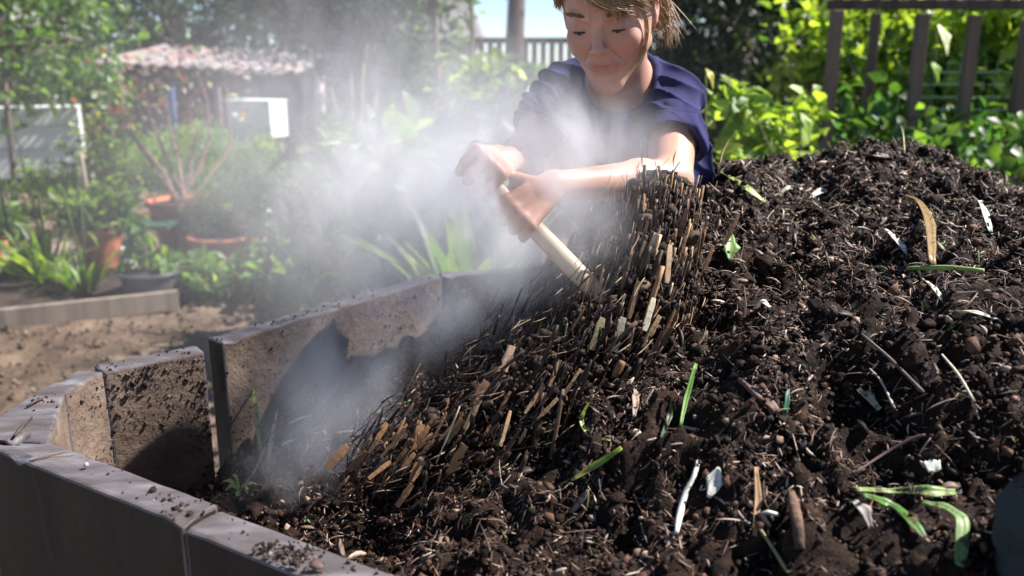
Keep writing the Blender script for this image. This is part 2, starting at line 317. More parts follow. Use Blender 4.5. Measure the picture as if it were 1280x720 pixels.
# ---- fibres and flat scraps
def strips(name, P0, D, N, L, W, col, mat, seg=4, curl=.5, thick=.25, parent=None, taper=True):
    """curved thin strips, each with real thickness (diamond section)"""
    n = len(P0); D = nrm(D); N = nrm(N-(N*D).sum(-1, keepdims=True)*D); B = np.cross(D, N)
    cu = rng.uniform(-curl, curl, (n, 1)); cs = rng.uniform(-curl, curl, (n, 1)); rows = []
    for i in range(seg+1):
        t = i/seg-.5; c0 = P0+D*(L*t)[:, None]+N*(cu*(.25-t*t)*4*L[:, None]*.35)+B*(cs*(.25-t*t)*L[:, None]*1.1)
        ww = W*(1-.75*abs(2*t)**2.2 if taper else (1-.15*abs(2*t)))
        rows.append(np.stack([c0+B*ww[:, None]/2, c0+N*(ww*thick)[:, None], c0-B*ww[:, None]/2, c0-N*(ww*thick)[:, None]], 1))
    v = np.stack(rows, 1).reshape(n, -1, 3); f = []
    for i in range(seg):
        for j in range(4): f.append((i*4+j, i*4+(j+1) % 4, (i+1)*4+(j+1) % 4, (i+1)*4+j))
    f += [(3, 2, 1, 0), (seg*4, seg*4+1, seg*4+2, seg*4+3)]
    k = v.shape[1]; F = np.array(f)[None]+(np.arange(n)*k)[:, None, None]
    return npmesh(name, v.reshape(-1, 3), F.reshape(-1, 4), mat, parent, np.repeat(col, k, 0))
def tangent(N):
    r = rng.normal(size=N.shape); return nrm(r-(r*N).sum(-1, keepdims=True)*N)
p = heap_pts(36000); p = p[fbm(np.c_[p[:, :2]*9, p[:, 0]*0], 3, 88)+rng.uniform(-.45, .45, len(p)) > -.06]; N = hnorm(p[:, 0], p[:, 1]); D = nrm(tangent(N)+N*rng.uniform(-.25, .45, (len(p), 1)))
L = np.clip(rng.lognormal(math.log(.013), .55, len(p)), .005, .055); W = rng.uniform(.0009, .0026, len(p))
c = pal(len(p), [(.05,.028,.020), (.17,.10,.07), (.38,.27,.20), (.62,.50,.40), (.10,.12,.04)], [34, 34, 20, 7, 3])
tag(strips('plant_fibres', p+N*.004, D, N, L, W, c, M['fibre'], curl=.32), 'fine brown and straw coloured stalks and root fibres matted over the heap', 'plant fibres', kind='stuff')
p = heap_pts(4600); k = rng.uniform(0, 1, len(p)) < np.clip((p[:, 1]-.7)/.9, .25, 1); p = p[k]
N = hnorm(p[:, 0], p[:, 1]); D = nrm(tangent(N)+N*rng.uniform(-.2, .4, (len(p), 1))); L = np.clip(rng.lognormal(math.log(.016), .45, len(p)), .007, .036); W = L*rng.uniform(.14, .42, len(p))
c = pal(len(p), [(.045,.028,.02), (.16,.105,.08), (.36,.27,.21), (.55,.47,.38), (.10,.17,.04)], [36, 36, 18, 2.5, 5])
tag(strips('leaf_scraps', p+N*.006, D, N+rng.normal(size=N.shape)*.35, L, W, c, M['fibre'], thick=.05, curl=.4), 'small torn scraps of brown, pale and green leaf scattered on the heap', 'leaf scraps', kind='stuff')
# crest stubble
p = heap_pts(9000); z = p[:, 1] > 1.35+.2*rng.normal(size=len(p)); p = p[z & (p[:, 0] > .2)][:2300]; N = hnorm(p[:, 0], p[:, 1])
D = nrm(tangent(N)+N*rng.uniform(-.1, .7, (len(p), 1))); L = rng.uniform(.010, .042, len(p)); W = rng.uniform(.001, .0045, len(p))
c = pal(len(p), [(.11,.075,.055), (.30,.22,.16), (.50,.41,.31), (.16,.19,.06)], [35, 35, 22, 6])
tag(strips('dry_stalk_litter', p+N*.008, D, N, L, W, c, M['fibre']), 'dry chopped stalk litter bristling along the top of the heap', 'stalk litter', kind='stuff')

# ================================================================ compost bin
binr = empty('compost_bin')
tag(binr, 'open topped many sided compost bin of thick weathered panels with dirt spattered inner walls', 'compost bin')
def panel(a, b, th, z1, z0=0.0, ea=0, eb=0, name='wall_panel', mats=None, bev=.004, dz=0, quad=None):
    a = np.array(a, float); b = np.array(b, float); d = nrm(b-a); n = np.array([d[1], -d[0]])    # outward for a CCW outline
    q = [a, b, b+n*th+d*eb, a+n*th-d*ea] if quad is None else [np.array(k_, float) for k_ in quad]
    m = MB(); m.hexa([(x, y, z0) for x, y in q], [(x, y, z1+(dz if i in (1, 2) else 0)) for i, (x, y) in enumerate(q)], mi=(2, 0, 1, 2, 2, 2))
    o = m.build(name, mats or [M['rim'], M['inner'], M['outer']], binr, bevel=bev); me = o.data
    bm = bmesh.new(); bm.from_mesh(me); bmesh.ops.subdivide_edges(bm, edges=[e for e in bm.edges if e.calc_length() > .03], cuts=26, use_grid_fill=True)
    co = np.array([v.co[:] for v in bm.verts]); near = co[:, 2] > z1-.12
    dd = np.stack([fbm(co*38+k*9, 3, 60+k) for k in range(3)], -1)*np.array([.0016, .0016, .0012])*near[:, None]
    nick = np.clip(fbm(co*22, 2, 71)-.42, 0, 1)*.03*(co[:, 2] > z1-.012); dd[:, 2] -= nick
    for v, q_ in zip(bm.verts, dd): v.co += Vector(q_)
    bm.to_mesh(me); bm.free()
    return o
C0 = np.array(INNER[0]); C1 = np.array(INNER[1]); fd = nrm(C1-C0); J = C0+fd*.328
panel(C0, J-fd*.0012, .05, .95, ea=.083)
panel(J+fd*.0012, C1, .05, .944)
for i, th in ((1,.05),(2,.05),(3,.05),(4,.05),(5,.05)):
    a, b = INNER[i], INNER[i+1]; panel(a, b, th, .947+.003*(i % 2), ea=.002, eb=.012)
panel(INNER[6], INNER[7], .045, .952)
panel(INNER[7], (-.522, 1.509), .047, .95, ea=.01)
panel((-.542, 1.470), INNER[10], .046, .946, ea=0, eb=.004)
panel(INNER[10], INNER[11], .046, .947, eb=.006)
panel(INNER[11], INNER[0], .046, .948, quad=[INNER[11], (-.6195, 1.0865), (-.7400, 1.1045), (-.7350, 1.288)])
# dirt on rim and walls: crumbs stuck to the panels
pts = []; szs = []
def on_edge(a, b, th, n, z):
    a = np.array(a); b = np.array(b); d = b-a; nn = nrm(np.array([d[1], -d[0]])); t = rng.beta(.9, .9, n); cl = fbm(np.c_[t*9*np.linalg.norm(d)*3, np.zeros(n), np.zeros(n)], 2, 5)
    k = cl+rng.uniform(-.45, .45, n) > .12; t = t[k]; u = rng.uniform(.002, th-.003, len(t)); s = rng.lognormal(math.log(.0016), .45, len(t))
    for ti, ui, si in zip(t, u, s):
        q = a+d*ti+nn*ui; pts.append((q[0], q[1], z+si*.5)); szs.append(si)
on_edge(C0, J, .05, 50, .95); on_edge(J, C1, .05, 200, .944); on_edge(INNER[7], (-.522, 1.509), .045, 240, .95)
on_edge((-.542, 1.470), INNER[10], .045, 120, .946); on_edge(INNER[11], INNER[0], .045, 80, .948)
for (px, py, n, sg) in ((345,690,90,.012),(225,635,60,.010),(205,622,40,.007),(378,688,30,.01),(372,705,30,.010)):
    q = G(px, py, .95)
    for _ in range(n):
        x, y = q[0]+rng.normal()*sg*1.3, q[1]+rng.normal()*sg
        dd = (np.array([x, y])-C0)@np.array([fd[1], -fd[0]])
        if .002 < dd < .048: s = rng.lognormal(math.log(.0019), .4); pts.append((x, y, .946+s*.6+rng.uniform(0, .002))); szs.append(s)
def on_wall(a, b, n, z0, z1, bias=1.0):
    a = np.array(a); b = np.array(b); d = b-a; nn = -nrm(np.array([d[1], -d[0]]))
    t = rng.uniform(0, 1, n*3); z = z0+(z1-z0)*rng.uniform(0, 1, n*3)**bias; L_ = np.linalg.norm(d)
    cl = fbm(np.c_[t*L_*14, z*14, np.full(n*3, a[0]*9)], 3, 8); k = np.where(cl+rng.uniform(-.4, .4, n*3) > .05)[0][:n]
    for i in k:
        s = min(.005, rng.lognormal(math.log(.0015), .5)); q = a+d*t[i]+nn*s*.35; pts.append((q[0], q[1], z[i])); szs.append(s)
on_wall(INNER[7], (-.522, 1.509), 1100, .68, .945, 1.5); on_wall((-.542, 1.470), INNER[10], 620, .66, .94, 1.3); on_wall(INNER[10], INNER[11], 300, .66, .94); on_wall(INNER[6], INNER[7], 200, .75, .95)
pts = np.array(pts); szs = np.array(szs)
c = pal(len(pts), [(.03,.017,.013), (.07,.04,.03), (.16,.10,.085), (.34,.27,.24)], [45, 32, 18, 4])
tag(crumbs('stuck_dirt', pts, szs, c, M['crumb']), 'dark dirt crumbs stuck on the rim and inner walls of the bin', 'dirt crumbs', kind='stuff')
# ================================================================ signed distance modelling (one continuous surface)
def sd_cone(p, a, b, r1, r2):
    ba = b-a; l2 = ba@ba; h = np.clip(((p-a)@ba)/l2, 0, 1); return np.linalg.norm(p-a-h[..., None]*ba, axis=-1)-(r1+(r2-r1)*h)
def sd_ell(p, c, r, R=None):
    q = p-c
    if R is not None: q = q@R
    k0 = np.linalg.norm(q/r, axis=-1); k1 = np.linalg.norm(q/(r*r), axis=-1); return k0*(k0-1)/np.maximum(k1, 1e-9)
class SDF:
    def __init__(s): s.ops = []
    def cone(s, a, b, r1, r2, k=.01, op='u'): s.ops.append((op, k, 'c', (np.array(a, float), np.array(b, float), r1, r2))); return s
    def ell(s, c, r, R=None, k=.01, op='u'): s.ops.append((op, k, 'e', (np.array(c, float), np.array(r, float), R))); return s
    def chain(s, pts, rad, k=.01):
        for i in range(len(pts)-1): s.cone(pts[i], pts[i+1], rad[i], rad[i+1], k)
        return s
    def ev(s, p, ops=None):
        d = np.full(p.shape[:-1], 1.0)
        for op, k, t, a in (s.ops if ops is None else ops):
            q = sd_cone(p, *a) if t == 'c' else sd_ell(p, *a)
            if op == 'u': h = np.clip(.5+.5*(d-q)/k, 0, 1); d = d*(1-h)+q*h-k*h*(1-h)
            else: h = np.clip(.5-.5*(d+q)/k, 0, 1); d = d*(1-h)-q*h+k*h*(1-h)
        return d
    def mesh(s, lo, hi, vox, B=16):
        lo = np.array(lo, float); n = np.ceil((np.array(hi)-lo)/(vox*B)).astype(int); half = vox*B*.87+.035
        g = vdb.FloatGrid(background=vox*3); ii = np.stack(np.meshgrid(*[np.arange(k) for k in n], indexing='ij'), -1).reshape(-1, 3)
        cen = lo+(ii+.5)*vox*B; dc = s.ev(cen)
        per = [sd_cone(cen, *a) if t == 'c' else sd_ell(cen, *a) for (_, _, t, a) in s.ops]
        off = np.stack(np.meshgrid(*[np.arange(B)]*3, indexing='ij'), -1)*vox
        for m in range(len(ii)):
            if dc[m] > half: continue
            i0 = ii[m]*B
            if dc[m] < -half: g.fill(tuple(int(v) for v in i0), tuple(int(v) for v in i0+B-1), -vox*3, True); continue
            ops = [o for o, pd in zip(s.ops, per) if pd[m] < half+.05]
            if not ops: continue
            d = s.ev(lo+ii[m]*vox*B+off, ops); g.copyFromArray(np.ascontiguousarray(np.clip(d, -vox*3, vox*3).astype(np.float32)), ijk=tuple(int(v) for v in i0))
        v, q = g.convertToQuads(); v = np.array(v)*vox+lo; return v, np.array(q)
# ================================================================ woman
def frame(x, y): x = nrm(x); z = nrm(np.cross(x, y)); y = np.cross(z, x); return np.stack([x, y, z], 1)
pit = math.radians(27); fh = nrm(np.array([-.30, -.95, 0]))
HF = nrm(np.array([fh[0]*math.cos(pit), fh[1]*math.cos(pit), -math.sin(pit)])); HX = nrm(np.cross(HF, [0, 0, 1])); HZ = np.cross(HX, HF)
roll = math.radians(-3); HX, HZ = HX*math.cos(roll)+HZ*math.sin(roll), HZ*math.cos(roll)-HX*math.sin(roll)
HM = np.stack([HX, HF, HZ], 1); HS = 1.0
EYE = P(748, 33, 1.40); HO = EYE-HM@np.array([0, .080, .006])
def hl(x, y, z): return HO+HM@np.array([x, y, z])*HS
# joints (L = her left, on the right of the picture)
shL, elL, wrL = P(842, 118, 1.67), P(838, 226, 1.47), P(703, 232, 1.36)
shR, elR = P(702, 112, 1.73), P(655, 196, 1.66)
nb = P(776, 112, 1.68); chest = P(778, 190, 1.76); pel = np.array([.33, 2.26, 1.00])
# fork line
FA, FB = P(585, 200, 1.34), P(768, 388, 1.31); fdir = nrm(FB-FA)
def onfork(px): t = (px-585)/(772-585.); return FA+(FB-FA)*t
gL, gR = onfork(654), onfork(604)
body = SDF()
# head
E_ = lambda c, r, k=.012, op='u': body.ell(hl(*c), np.array(r), HM, k, op)
K_ = lambda a, b, r1, r2, k=.01, op='u': body.cone(hl(*a), hl(*b), r1, r2, k, op)
E_((0, -.012, .042), (.072, .092, .078)); E_((0, .026, -.018), (.0625, .064, .082), .02)
E_((0, .045, .045), (.058, .045, .04), .02)
for s in (-1, 1):
    K_((s*.050, .002, -.058), (s*.012, .064, -.098), .018, .016, .02)
    E_((s*.040, .060, -.024), (.019, .017, .016), .018)
    K_((s*.010, .0865, .024), (s*.040, .0745, .029), .0080, .006, .009); K_((s*.0045, .094, .026), (s*.0055, .091, .038), .0012, .0008, .004, 's')
    K_((s*.060, .0, -.01), (s*.052, .03, -.05), .012, .012, .02)
K_((0, .064, -.102), (0, .066, -.104), .0155, .0155, .02)
for s in (-1, 1): E_((s*.0315, .093, .006), (.0155, .0125, .0105), .008, 's')
for s in (-1, 1): E_((s*.0315, .0725, .004), (.0135, .0125, .0125), .003)
for s in (-1, 1): K_((s*.020, .0835, .0135), (s*.031, .0865, .0150), .0010, .0012, .003, 's'); K_((s*.031, .0865, .0150), (s*.043, .0790, .0125), .0012, .0009, .003, 's'); K_((s*.022, .0860, -.0085), (s*.038, .0820, -.0100), .0009, .0009, .004, 's')
K_((0, .083, .018), (0, .103, -.021), .0065, .0085, .009)
E_((0, .1035, -.0245), (.0085, .0085, .0075), .006)
for s in (-1, 1):
    E_((s*.0115, .0935, -.0285), (.0065, .0085, .0058), .005)
    E_((s*.0060, .099, -.0345), (.0032, .0045, .0030), .003, 's')
E_((0, .0765, -.058), (.027, .016, .019), .014)
for s in (-1, 1):
    K_((0, .0905, -.0540), (s*.013, .0880, -.0545), .0036, .0034, .003); K_((s*.013, .0880, -.0545), (s*.0265, .0787, -.0600), .0032, .0018, .003)
    K_((0, .0895, -.0645), (s*.019, .0830, -.0620), .0048, .0030, .004)
for s in (-1, 1): K_((0, .0945, -.0592), (s*.027, .0817, -.0608), .0013, .0012, .0025, 's'); K_((s*.017, .087, -.030), (s*.031, .074, -.056), .0015, .0012, .005, 's')
E_((0, .0905, -.0775), (.012, .005, .004), .006, 's')
for s in (-1, 1):   # ears
    body.ell(hl(s*.0745, -.012, -.004), np.array([.007, .017, .029]), HM, .004); E_((s*.0800, -.008, 0), (.0045, .009, .016), .003, 's')
    E_((s*.0725, -.004, -.028), (.006, .008, .009), .004)
# neck
body.cone(hl(0, -.022, -.03), nb+[0, .01, .0], .052, .056, .02)
body.cone(nb+[0, .02, -.01], chest, .07, .115, .05)
body.cone(shL+[-.03, .02, -.015], shR+[.03, .02, -.015], .040, .040, .03)
body.cone(chest, pel, .115, .125, .05); body.cone(chest+[.07, 0, -.02], chest+[-.07, 0, -.02], .09, .09, .04)
# legs down to the ground
for s in (-1, 1):
    hp = pel+[s*.085, 0, -.06]; kn = np.array([hp[0]+s*.03, 2.30, .50]); an = np.array([kn[0]+s*.01, 2.42, .09])
    body.chain([hp, kn, an], [.085, .055, .038], .03)
    body.cone(an+[0, .03, -.045], an+[0, -.13, -.055], .034, .028, .02)
# arms
def arm(sh, el, wr, k=.015):
    body.cone(sh, sh+(el-sh)*.45, .040, .041, .02); body.cone(sh+(el-sh)*.45, el, .043, .036, .02)
    m = el+(wr-el)*.28; body.cone(el, m, .034, .0355, .015); body.cone(m, wr, .0355, .0205, .015)
def grip(c, wr_hint, upv, side=1, R=.0145):
    """hand closed round the handle at c: palm, four bent fingers, thumb; returns the wrist point"""
    h = fdir*side; fa = nrm(c-wr_hint); v = nrm(fa-(fa@h)*h); u = np.cross(h, v)
    if u@upv < 0: u = -u
    q = lambda ang, r, off: c+h*off+r*(u*math.cos(math.radians(ang))+v*math.sin(math.radians(ang)))
    Rr = R+.0095
    wrist = c+u*.030-v*.060
    # palm
    for off in (-.028, -.009, .010, .028):
        body.cone(c+u*.030-v*.038+h*off*.5, q(38, Rr+.010, off*.88), .0125, .0098, .008)
        rr = {-.028: .0088, -.009: .0094, .010: .0092, .028: .0078}[off]
        ln = {-.028: .95, -.009: 1.05, .010: 1.0, .028: .85}[off]
        a = [40, 40+52*ln, 40+108*ln, 40+155*ln]; rad = [Rr+.009, Rr+.005, Rr-.001, Rr-.001]
        js = [q(a[i], rad[i], off*.98) for i in range(4)]; rr *= .86
        body.chain(js, [rr*1.12, rr*1.03, rr*.95, rr*.82], .0025)
        body.ell(js[0]+u*.002, np.array([rr*1.15]*3), None, .003)
    # thumb leaves the side of the palm near its base
    t0 = c+u*.030-v*.034-h*.018; t1 = q(-62, Rr+.010, -.044); t2 = q(-105, Rr+.004, -.040); t3 = q(-150, Rr+.002, -.030)
    body.chain([t0, t1, t2, t3], [.0130, .0102, .0092, .0076], .005)
    body.cone(c+u*.030-v*.038, wrist, .0175, .0195, .012)
    return wrist
upv = nrm(-CF*.55+np.array([0, 0, 1.0]))
wL = grip(gL, elL, upv, 1); wR = grip(gR, elR, upv, 1)
arm(shL, elL, wL); arm(shR, elR, wR)
lo = np.array([-.30, 1.15, .0]); hi = np.array([.80, 2.62, 1.68])
v, q = body.mesh(lo, hi, .0026)
pl = (v-HO)@HM                             # head-local coordinates of every vertex
lips = np.exp(-((pl[:, 0]/.025)**4+((pl[:, 2]+.0595)/.0085)**4))*(pl[:, 1] > .078)
flush = np.exp(-((np.abs(pl[:, 0])-.042)**2/.02**2+(pl[:, 2]+.03)**2/.022**2))*(pl[:, 1] > .03)*.3+np.exp(-((pl[:, 0])**2+(pl[:, 2]+.025)**2)/.013**2)*(pl[:, 1] > .08)*.3
col = np.ones((len(v), 3)); col *= 1+.10*fbm(v*30, 3)[:, None]*np.array([.7, 1.2, 1.2])
col = col*(1-lips[:, None]*np.array([.20, .38, .32]))*(1-flush[:, None]*np.array([0, .22, .2]))
woman = empty('person'); tag(woman, 'woman in navy t-shirt bending over the steaming heap, both hands on the fork', 'person')
npmesh('body', v, q, M['skin'], woman, col, smooth=True)
# eyes looking down, lashes, brows
for s in (-1, 1):
    m = MB(); k = 12
    V = []; F = []
    c0 = hl(s*.0315, .0722, .0015)
    for i in range(k+1):
        th = PI*i/k
        for j in range(16):
            t = 2*PI*j/16; V.append(c0+HM@(np.array([math.sin(th)*math.cos(t), math.cos(th), math.sin(th)*math.sin(t)])*.0126))
    for i in range(k):
        for j in range(16): F.append((i*16+j, i*16+(j+1) % 16, (i+1)*16+(j+1) % 16, (i+1)*16+j))
    m.add(V, F)
    # lid slit: the lash line and a thin sliver of the eye under it
    lash = MB(); pts = [hl(s*.0315+x, .0722+math.sqrt(max(0, .0139**2-x*x*.9-(.0035)**2)), -.0005-.25*abs(x)**1.0*.35) for x in np.linspace(-.0125, .0125, 9)]
    lash.tube([p_ + HF*.0004 for p_ in pts], [.0005, .0010, .0013, .0014, .0014, .0014, .0013, .0010, .0005], 6)
    lash.build('eyelashes', M['dark'], woman, smooth=True)
    ey = MB(); pts2 = [p_-HZ*.0021-HF*.0006 for p_ in pts[1:-1]]; ey.tube(pts2, [.0006, .0014, .0017, .0018, .0017, .0014, .0006], 8); eo = ey.build('eye', M['eye'], woman, smooth=True)
    ir = MB(); mid = pts[4]-HZ*.0024; ir.tube([mid-HX*.0032+HF*.0001, mid+HF*.0007, mid+HX*.0032+HF*.0001], [.0012, .0017, .0012], 8); ir.build('iris', M['iris'], eo, smooth=True)
    br = MB()
    for j in range(95):
        x = rng.uniform(.010, .047); zz = .0265+.004*math.sin((x-.01)/.037*PI*.7)+rng.normal()*.0012; yy = .0915-.35*max(0, x-.018)**1.15*1.6
        a = hl(s*x, yy+.0005, zz); b = a+HM@np.array([s*.0065, -.0018, .0012*rng.normal()+.0006]); br.tube([a, (a+b)/2+HF*.0006, b], [.0004, .0005, .0002], 4, c=(.55, .5, .45))
    br.build('eyebrow', M['hair'], woman)
# hair: cap of hair plus many strands
hs = SDF(); hs.ell(hl(0, -.020, .050), np.array([.084, .100, .084]), HM, .01); hs.ell(hl(0, -.075, -.020), np.array([.058, .040, .060]), HM, .03)
hs.cone(hl(0, -.095, -.005), hl(-.006, -.120, -.035), .022, .014, .02)
hs.ell(hl(0, .092, -.035), np.array([.082, .062, .092]), HM, .006, 's'); hs.ell(hl(0, .070, -.075), np.array([.12, .08, .06]), HM, .01, 's')
for s in (-1, 1): hs.ell(hl(s*.086, -.006, -.012), np.array([.022, .022, .034]), HM, .006, 's')
hv, hq = hs.mesh(HO-.24, HO+.24, .0035)
hl_ = (hv-HO)@HM; hv = hv+nrm(hv-HO)*(fbm(hl_*np.array([60, 14, 14])+3, 3)*.004)[:, None]
hair = npmesh('hair', hv, hq, M['hair'], woman, np.full((len(hv), 3), .75), smooth=True)
sb = MB()
def strand(pts, r=.0012, n=14, spread=.006, lift=.002):
    pts = np.array(pts); k = len(pts)
    for _ in range(int(n*2.2)):
        o = rng.normal(size=3)*spread*1.15; o2 = rng.normal(size=3)*spread*.7; tt = np.linspace(0, 1, k)
        # densify with a Catmull-like resample
        ts = np.linspace(0, 1, 9); c = np.stack([np.interp(ts, tt, pts[:, a]) for a in range(3)], -1)
        c[1:-1] = (c[:-2]+2*c[1:-1]+c[2:])/4; off = o*(1-ts[:, None])+(o2+rng.normal(size=3)*spread*.5)*ts[:, None]
        w_ = [hl(*q) for q in c+off]; g = rng.uniform(.6, 1.5)
        sb.tube(w_, .62*r*np.array([.5, .9, 1, 1, 1, .95, .8, .6, .15])*rng.uniform(.6, 1.5), 4, c=(g, g*.95, g*.85), cap=False)
# fringe swept from a parting on her right across the brow (towards picture right)
strand([(.028,.050,.108),(.015,.088,.085),(-.008,.103,.058),(-.034,.094,.040),(-.055,.072,.024)], .0016, 60, .0055)
strand([(.028,.050,.108),(.005,.086,.090),(-.022,.094,.068),(-.050,.074,.050),(-.070,.040,.020)], .0017, 60, .0065)
strand([(.025,.035,.116),(-.02,.065,.102),(-.055,.058,.078),(-.076,.025,.040),(-.080,-.02,.005)], .0018, 70, .008)
strand([(.030,.050,.106),(.042,.074,.090),(.054,.072,.070),(.064,.058,.048),(.070,.044,.030)], .0016, 50, .005)
strand([(.034,.045,.108),(.055,.058,.088),(.072,.035,.060),(.080,.0,.030),(.076,-.03,.0)], .0017, 60, .007)
strand([(-.018,.100,.062),(-.030,.096,.046),(-.036,.092,.030),(-.038,.090,.018)], .0012, 14, .0035)
strand([(-.060,.060,.040),(-.068,.045,.010),(-.070,.040,-.025),(-.060,.050,-.060),(-.045,.062,-.085)], .0009, 7, .003)
# wisps at the nape, lit from behind
for i in range(6):
    x0 = rng.uniform(-.07, .02); strand([(x0, -.085, .02), (x0-.015, -.10, -.02), (x0-.03-rng.uniform(0, .03), -.10+rng.uniform(-.02, .03), -.06), (x0-.035-rng.uniform(0, .04), -.08+rng.uniform(-.03, .03), -.095)], .0010, 13, .010)
hst = sb.build('hair_strands', M['hair'], hair, smooth=True)
# ---- t-shirt
ts = SDF()
ts.cone(shL+[-.02, .02, -.005], shR+[.02, .02, -.005], .060, .060, .03)
ts.cone(nb+[0, .03, -.005], chest, .085, .142, .05); ts.cone(chest, pel+[0, 0, .02], .142, .150, .05); ts.cone(chest+[.075, 0, -.02], chest+[-.075, 0, -.02], .105, .105, .04)
sleeve_ends = []
for sh, el, f_ in ((shL, elL, .60), (shR, elR, .55)):
    d_ = nrm(el-sh); se = sh+(el-sh)*f_; ts.cone(sh, se, .055, .058, .014); sleeve_ends.append((sh, se, d_))
for sh, se, d_ in sleeve_ends:       # open the sleeve and cut its hem square
    ts.ell(se+d_*.075, np.array([.10, .10, .068]), frame(np.cross(d_, [0.3, 1, .2]), np.cross(d_, np.cross(d_, [0.3, 1, .2]))) if False else np.stack([nrm(np.cross(d_, [0, 1, .1])), nrm(np.cross(d_, np.cross(d_, [0, 1, .1]))), d_], 1), .006, 's')
    ts.cone(se-d_*.045, se+d_*.08, .048, .0535, .004, 's')
neck_c = nb+[-.012, -.030, .038]; ts.cone(hl(0, -.02, -.05), nb+[-.006, -.025, .005], .064, .060, .010, 's'); ts.cone(nb+[0, -.02, .03], nb+[-.012, -.10, -.012], .056, .030, .012, 's')
tv, tq = ts.mesh(lo, hi, .0032)
# folds: radiate from the armpits and across the chest
def folds(v):
    f = np.zeros(len(v)); ridge = lambda x: (1-np.abs(np.sin(x*.5)))**1.6*2-.8
    for sh, se, d_ in sleeve_ends:
        t = (v-sh)@d_; r = np.linalg.norm(v-sh-t[:, None]*d_, axis=1); L_ = np.linalg.norm(se-sh); w_ = np.exp(-((t-.045)/.085)**2)*np.exp(-(r/.13)**2)
        s_ = (v@np.array([.35, .2, 1.0])); f += w_*.0065*ridge(s_*150+5*fbm(v*8, 2, 4)+v[:, 0]*30)
        hem = np.exp(-((t-L_+.022)/.0035)**2)*(r < .09); f -= .0016*hem
    s2 = v@nrm(np.array([1, .1, .75])); w2 = np.clip((1.38-v[:, 2])/.1, 0, 1); f += w2*.007*ridge(s2*75+6*fbm(v*6, 2, 6))
    s3 = v@nrm(np.array([.8, .1, -1.0])); w3 = np.exp(-((v[:, 2]-1.38)/.07)**2); f += w3*.0045*ridge(s3*95+6*fbm(v*7, 2, 9))
    f += .0035*fbm(v*np.array([16, 16, 9]), 3, 8)
    dn = sd_cone(v, hl(0, -.02, -.05), nb+[-.006, -.025, .005], .064, .060); dn = np.minimum(dn, sd_cone(v, nb+[0, -.02, .03], nb+[-.012, -.10, -.012], .056, .030))
    c_ = np.clip((dn-.012)/.006, 0, 1); return f*c_+.0016*(dn < .013)*(v[:, 2] > 1.3)
tme = npmesh('tmp', tv, tq, M['shirt'], smooth=True); nn = np.zeros(len(tv)*3, np.float32); tme.data.vertices.foreach_get('normal', nn); nn = nn.reshape(-1, 3); bpy.data.objects.remove(tme)
npmesh('t_shirt', tv+nn*folds(tv)[:, None], tq, M['shirt'], woman, smooth=True)
# trousers and boots (behind the bin)
tr = SDF(); tr.cone(pel+[0, 0, .03], pel+[0, 0, -.06], .135, .145, .04)
for s in (-1, 1):
    hp = pel+[s*.085, 0, -.06]; kn = np.array([hp[0]+s*.03, 2.30, .50]); an = np.array([kn[0]+s*.01, 2.42, .20]); tr.chain([hp, kn, an], [.105, .075, .062], .03)
    b_ = SDF(); b_.chain([an+[0, 0, .10], an+[0, .01, -.12], an+[0, -.14, -.155]], [.060, .048, .040], .02); b_.cone(an+[0, .03, -.15], an+[0, -.14, -.16], .045, .038, .02)
    bv, bq = b_.mesh(an-[.2, .3, .3], an+[.2, .2, .2], .008); bv[:, 2] = np.maximum(bv[:, 2], .001); npmesh('boot', bv, bq, M['boot'], woman, smooth=True)
rv, rq = tr.mesh([-.1, 1.9, .0], [.8, 2.7, 1.3], .008); npmesh('trousers', rv, rq, M['trousers'], woman, smooth=True)
# ================================================================ garden fork
fork = empty('garden_fork'); tag(fork, 'garden fork with pale wooden handle gripped by the woman, tines in the heap', 'garden fork')
m = MB(); FA0 = gR-fdir*.040; m.tube([FA0, FA0+fdir*.004, FA0+fdir*.03, FA+(FB-FA)*.5, FB, FB+fdir*.02], [.009, .0135, .014, .0145, .015, .015], 16); m.build('handle', M['handle'], fork, smooth=True)
m = MB(); m.tube([FB-fdir*.02, FB+fdir*.10], [.0195, .015], 14); m.build('socket', M['metal'], fork, smooth=True)
sx = nrm(np.cross(fdir, upv)); hd = FB+fdir*.10
m = MB(); m.tube([hd-sx*.09+fdir*.015, hd-sx*.05, hd, hd+sx*.05, hd+sx*.09+fdir*.015], [.006, .008, .011, .008, .006], 10); m.build('crossbar', M['metal'], fork, smooth=True)
for k in range(4):
    o_ = -.09+.06*k; a = hd+sx*o_+fdir*(.012 if abs(o_) > .05 else 0); m = MB(); m.tube([a, a+fdir*.05-np.cross(sx, fdir)*.008, a+fdir*.12-np.cross(sx, fdir)*.006, a+fdir*.19], [.006, .006, .005, .001], 8); m.build('tine', M['metal'], fork, smooth=True)
# ================================================================ compost thrown from the fork, hanging in the air
PATH = [(826,238,1.40,.036),(824,264,1.38,.044),(818,310,1.36,.052),(806,360,1.34,.056),(784,412,1.33,.058),(742,462,1.29,.062),(680,505,1.26,.060),(610,545,1.24,.050),(530,572,1.23,.040),(445,596,1.25,.022)]
pc = np.array([P(a, b, c) for a, b, c, _ in PATH]); pr_ = np.array([q[3] for q in PATH])
core = SDF()
KR = np.interp(np.arange(len(pc)), [0, 1, 3, 5, 7, 9], [.5, .7, .72, .60, .35, .1])
for i in range(1, 8): core.cone(pc[i], pc[i+1], pr_[i]*KR[i], pr_[i+1]*KR[i+1], .03)
cv, cq = core.mesh([-.3, .9, .6], [.5, 1.7, 1.4], .0045)
cn = fbm(cv*26, 4, 90)*.022+fbm(cv*90, 2, 91)*.007
cen_ = pc[np.argmin(((cv[:, None]-pc[None])**2).sum(-1), 1)]
thrown = npmesh('thrown_compost', cv+nrm(cv-cen_)*cn[:, None], cq, M['compost'], smooth=True)
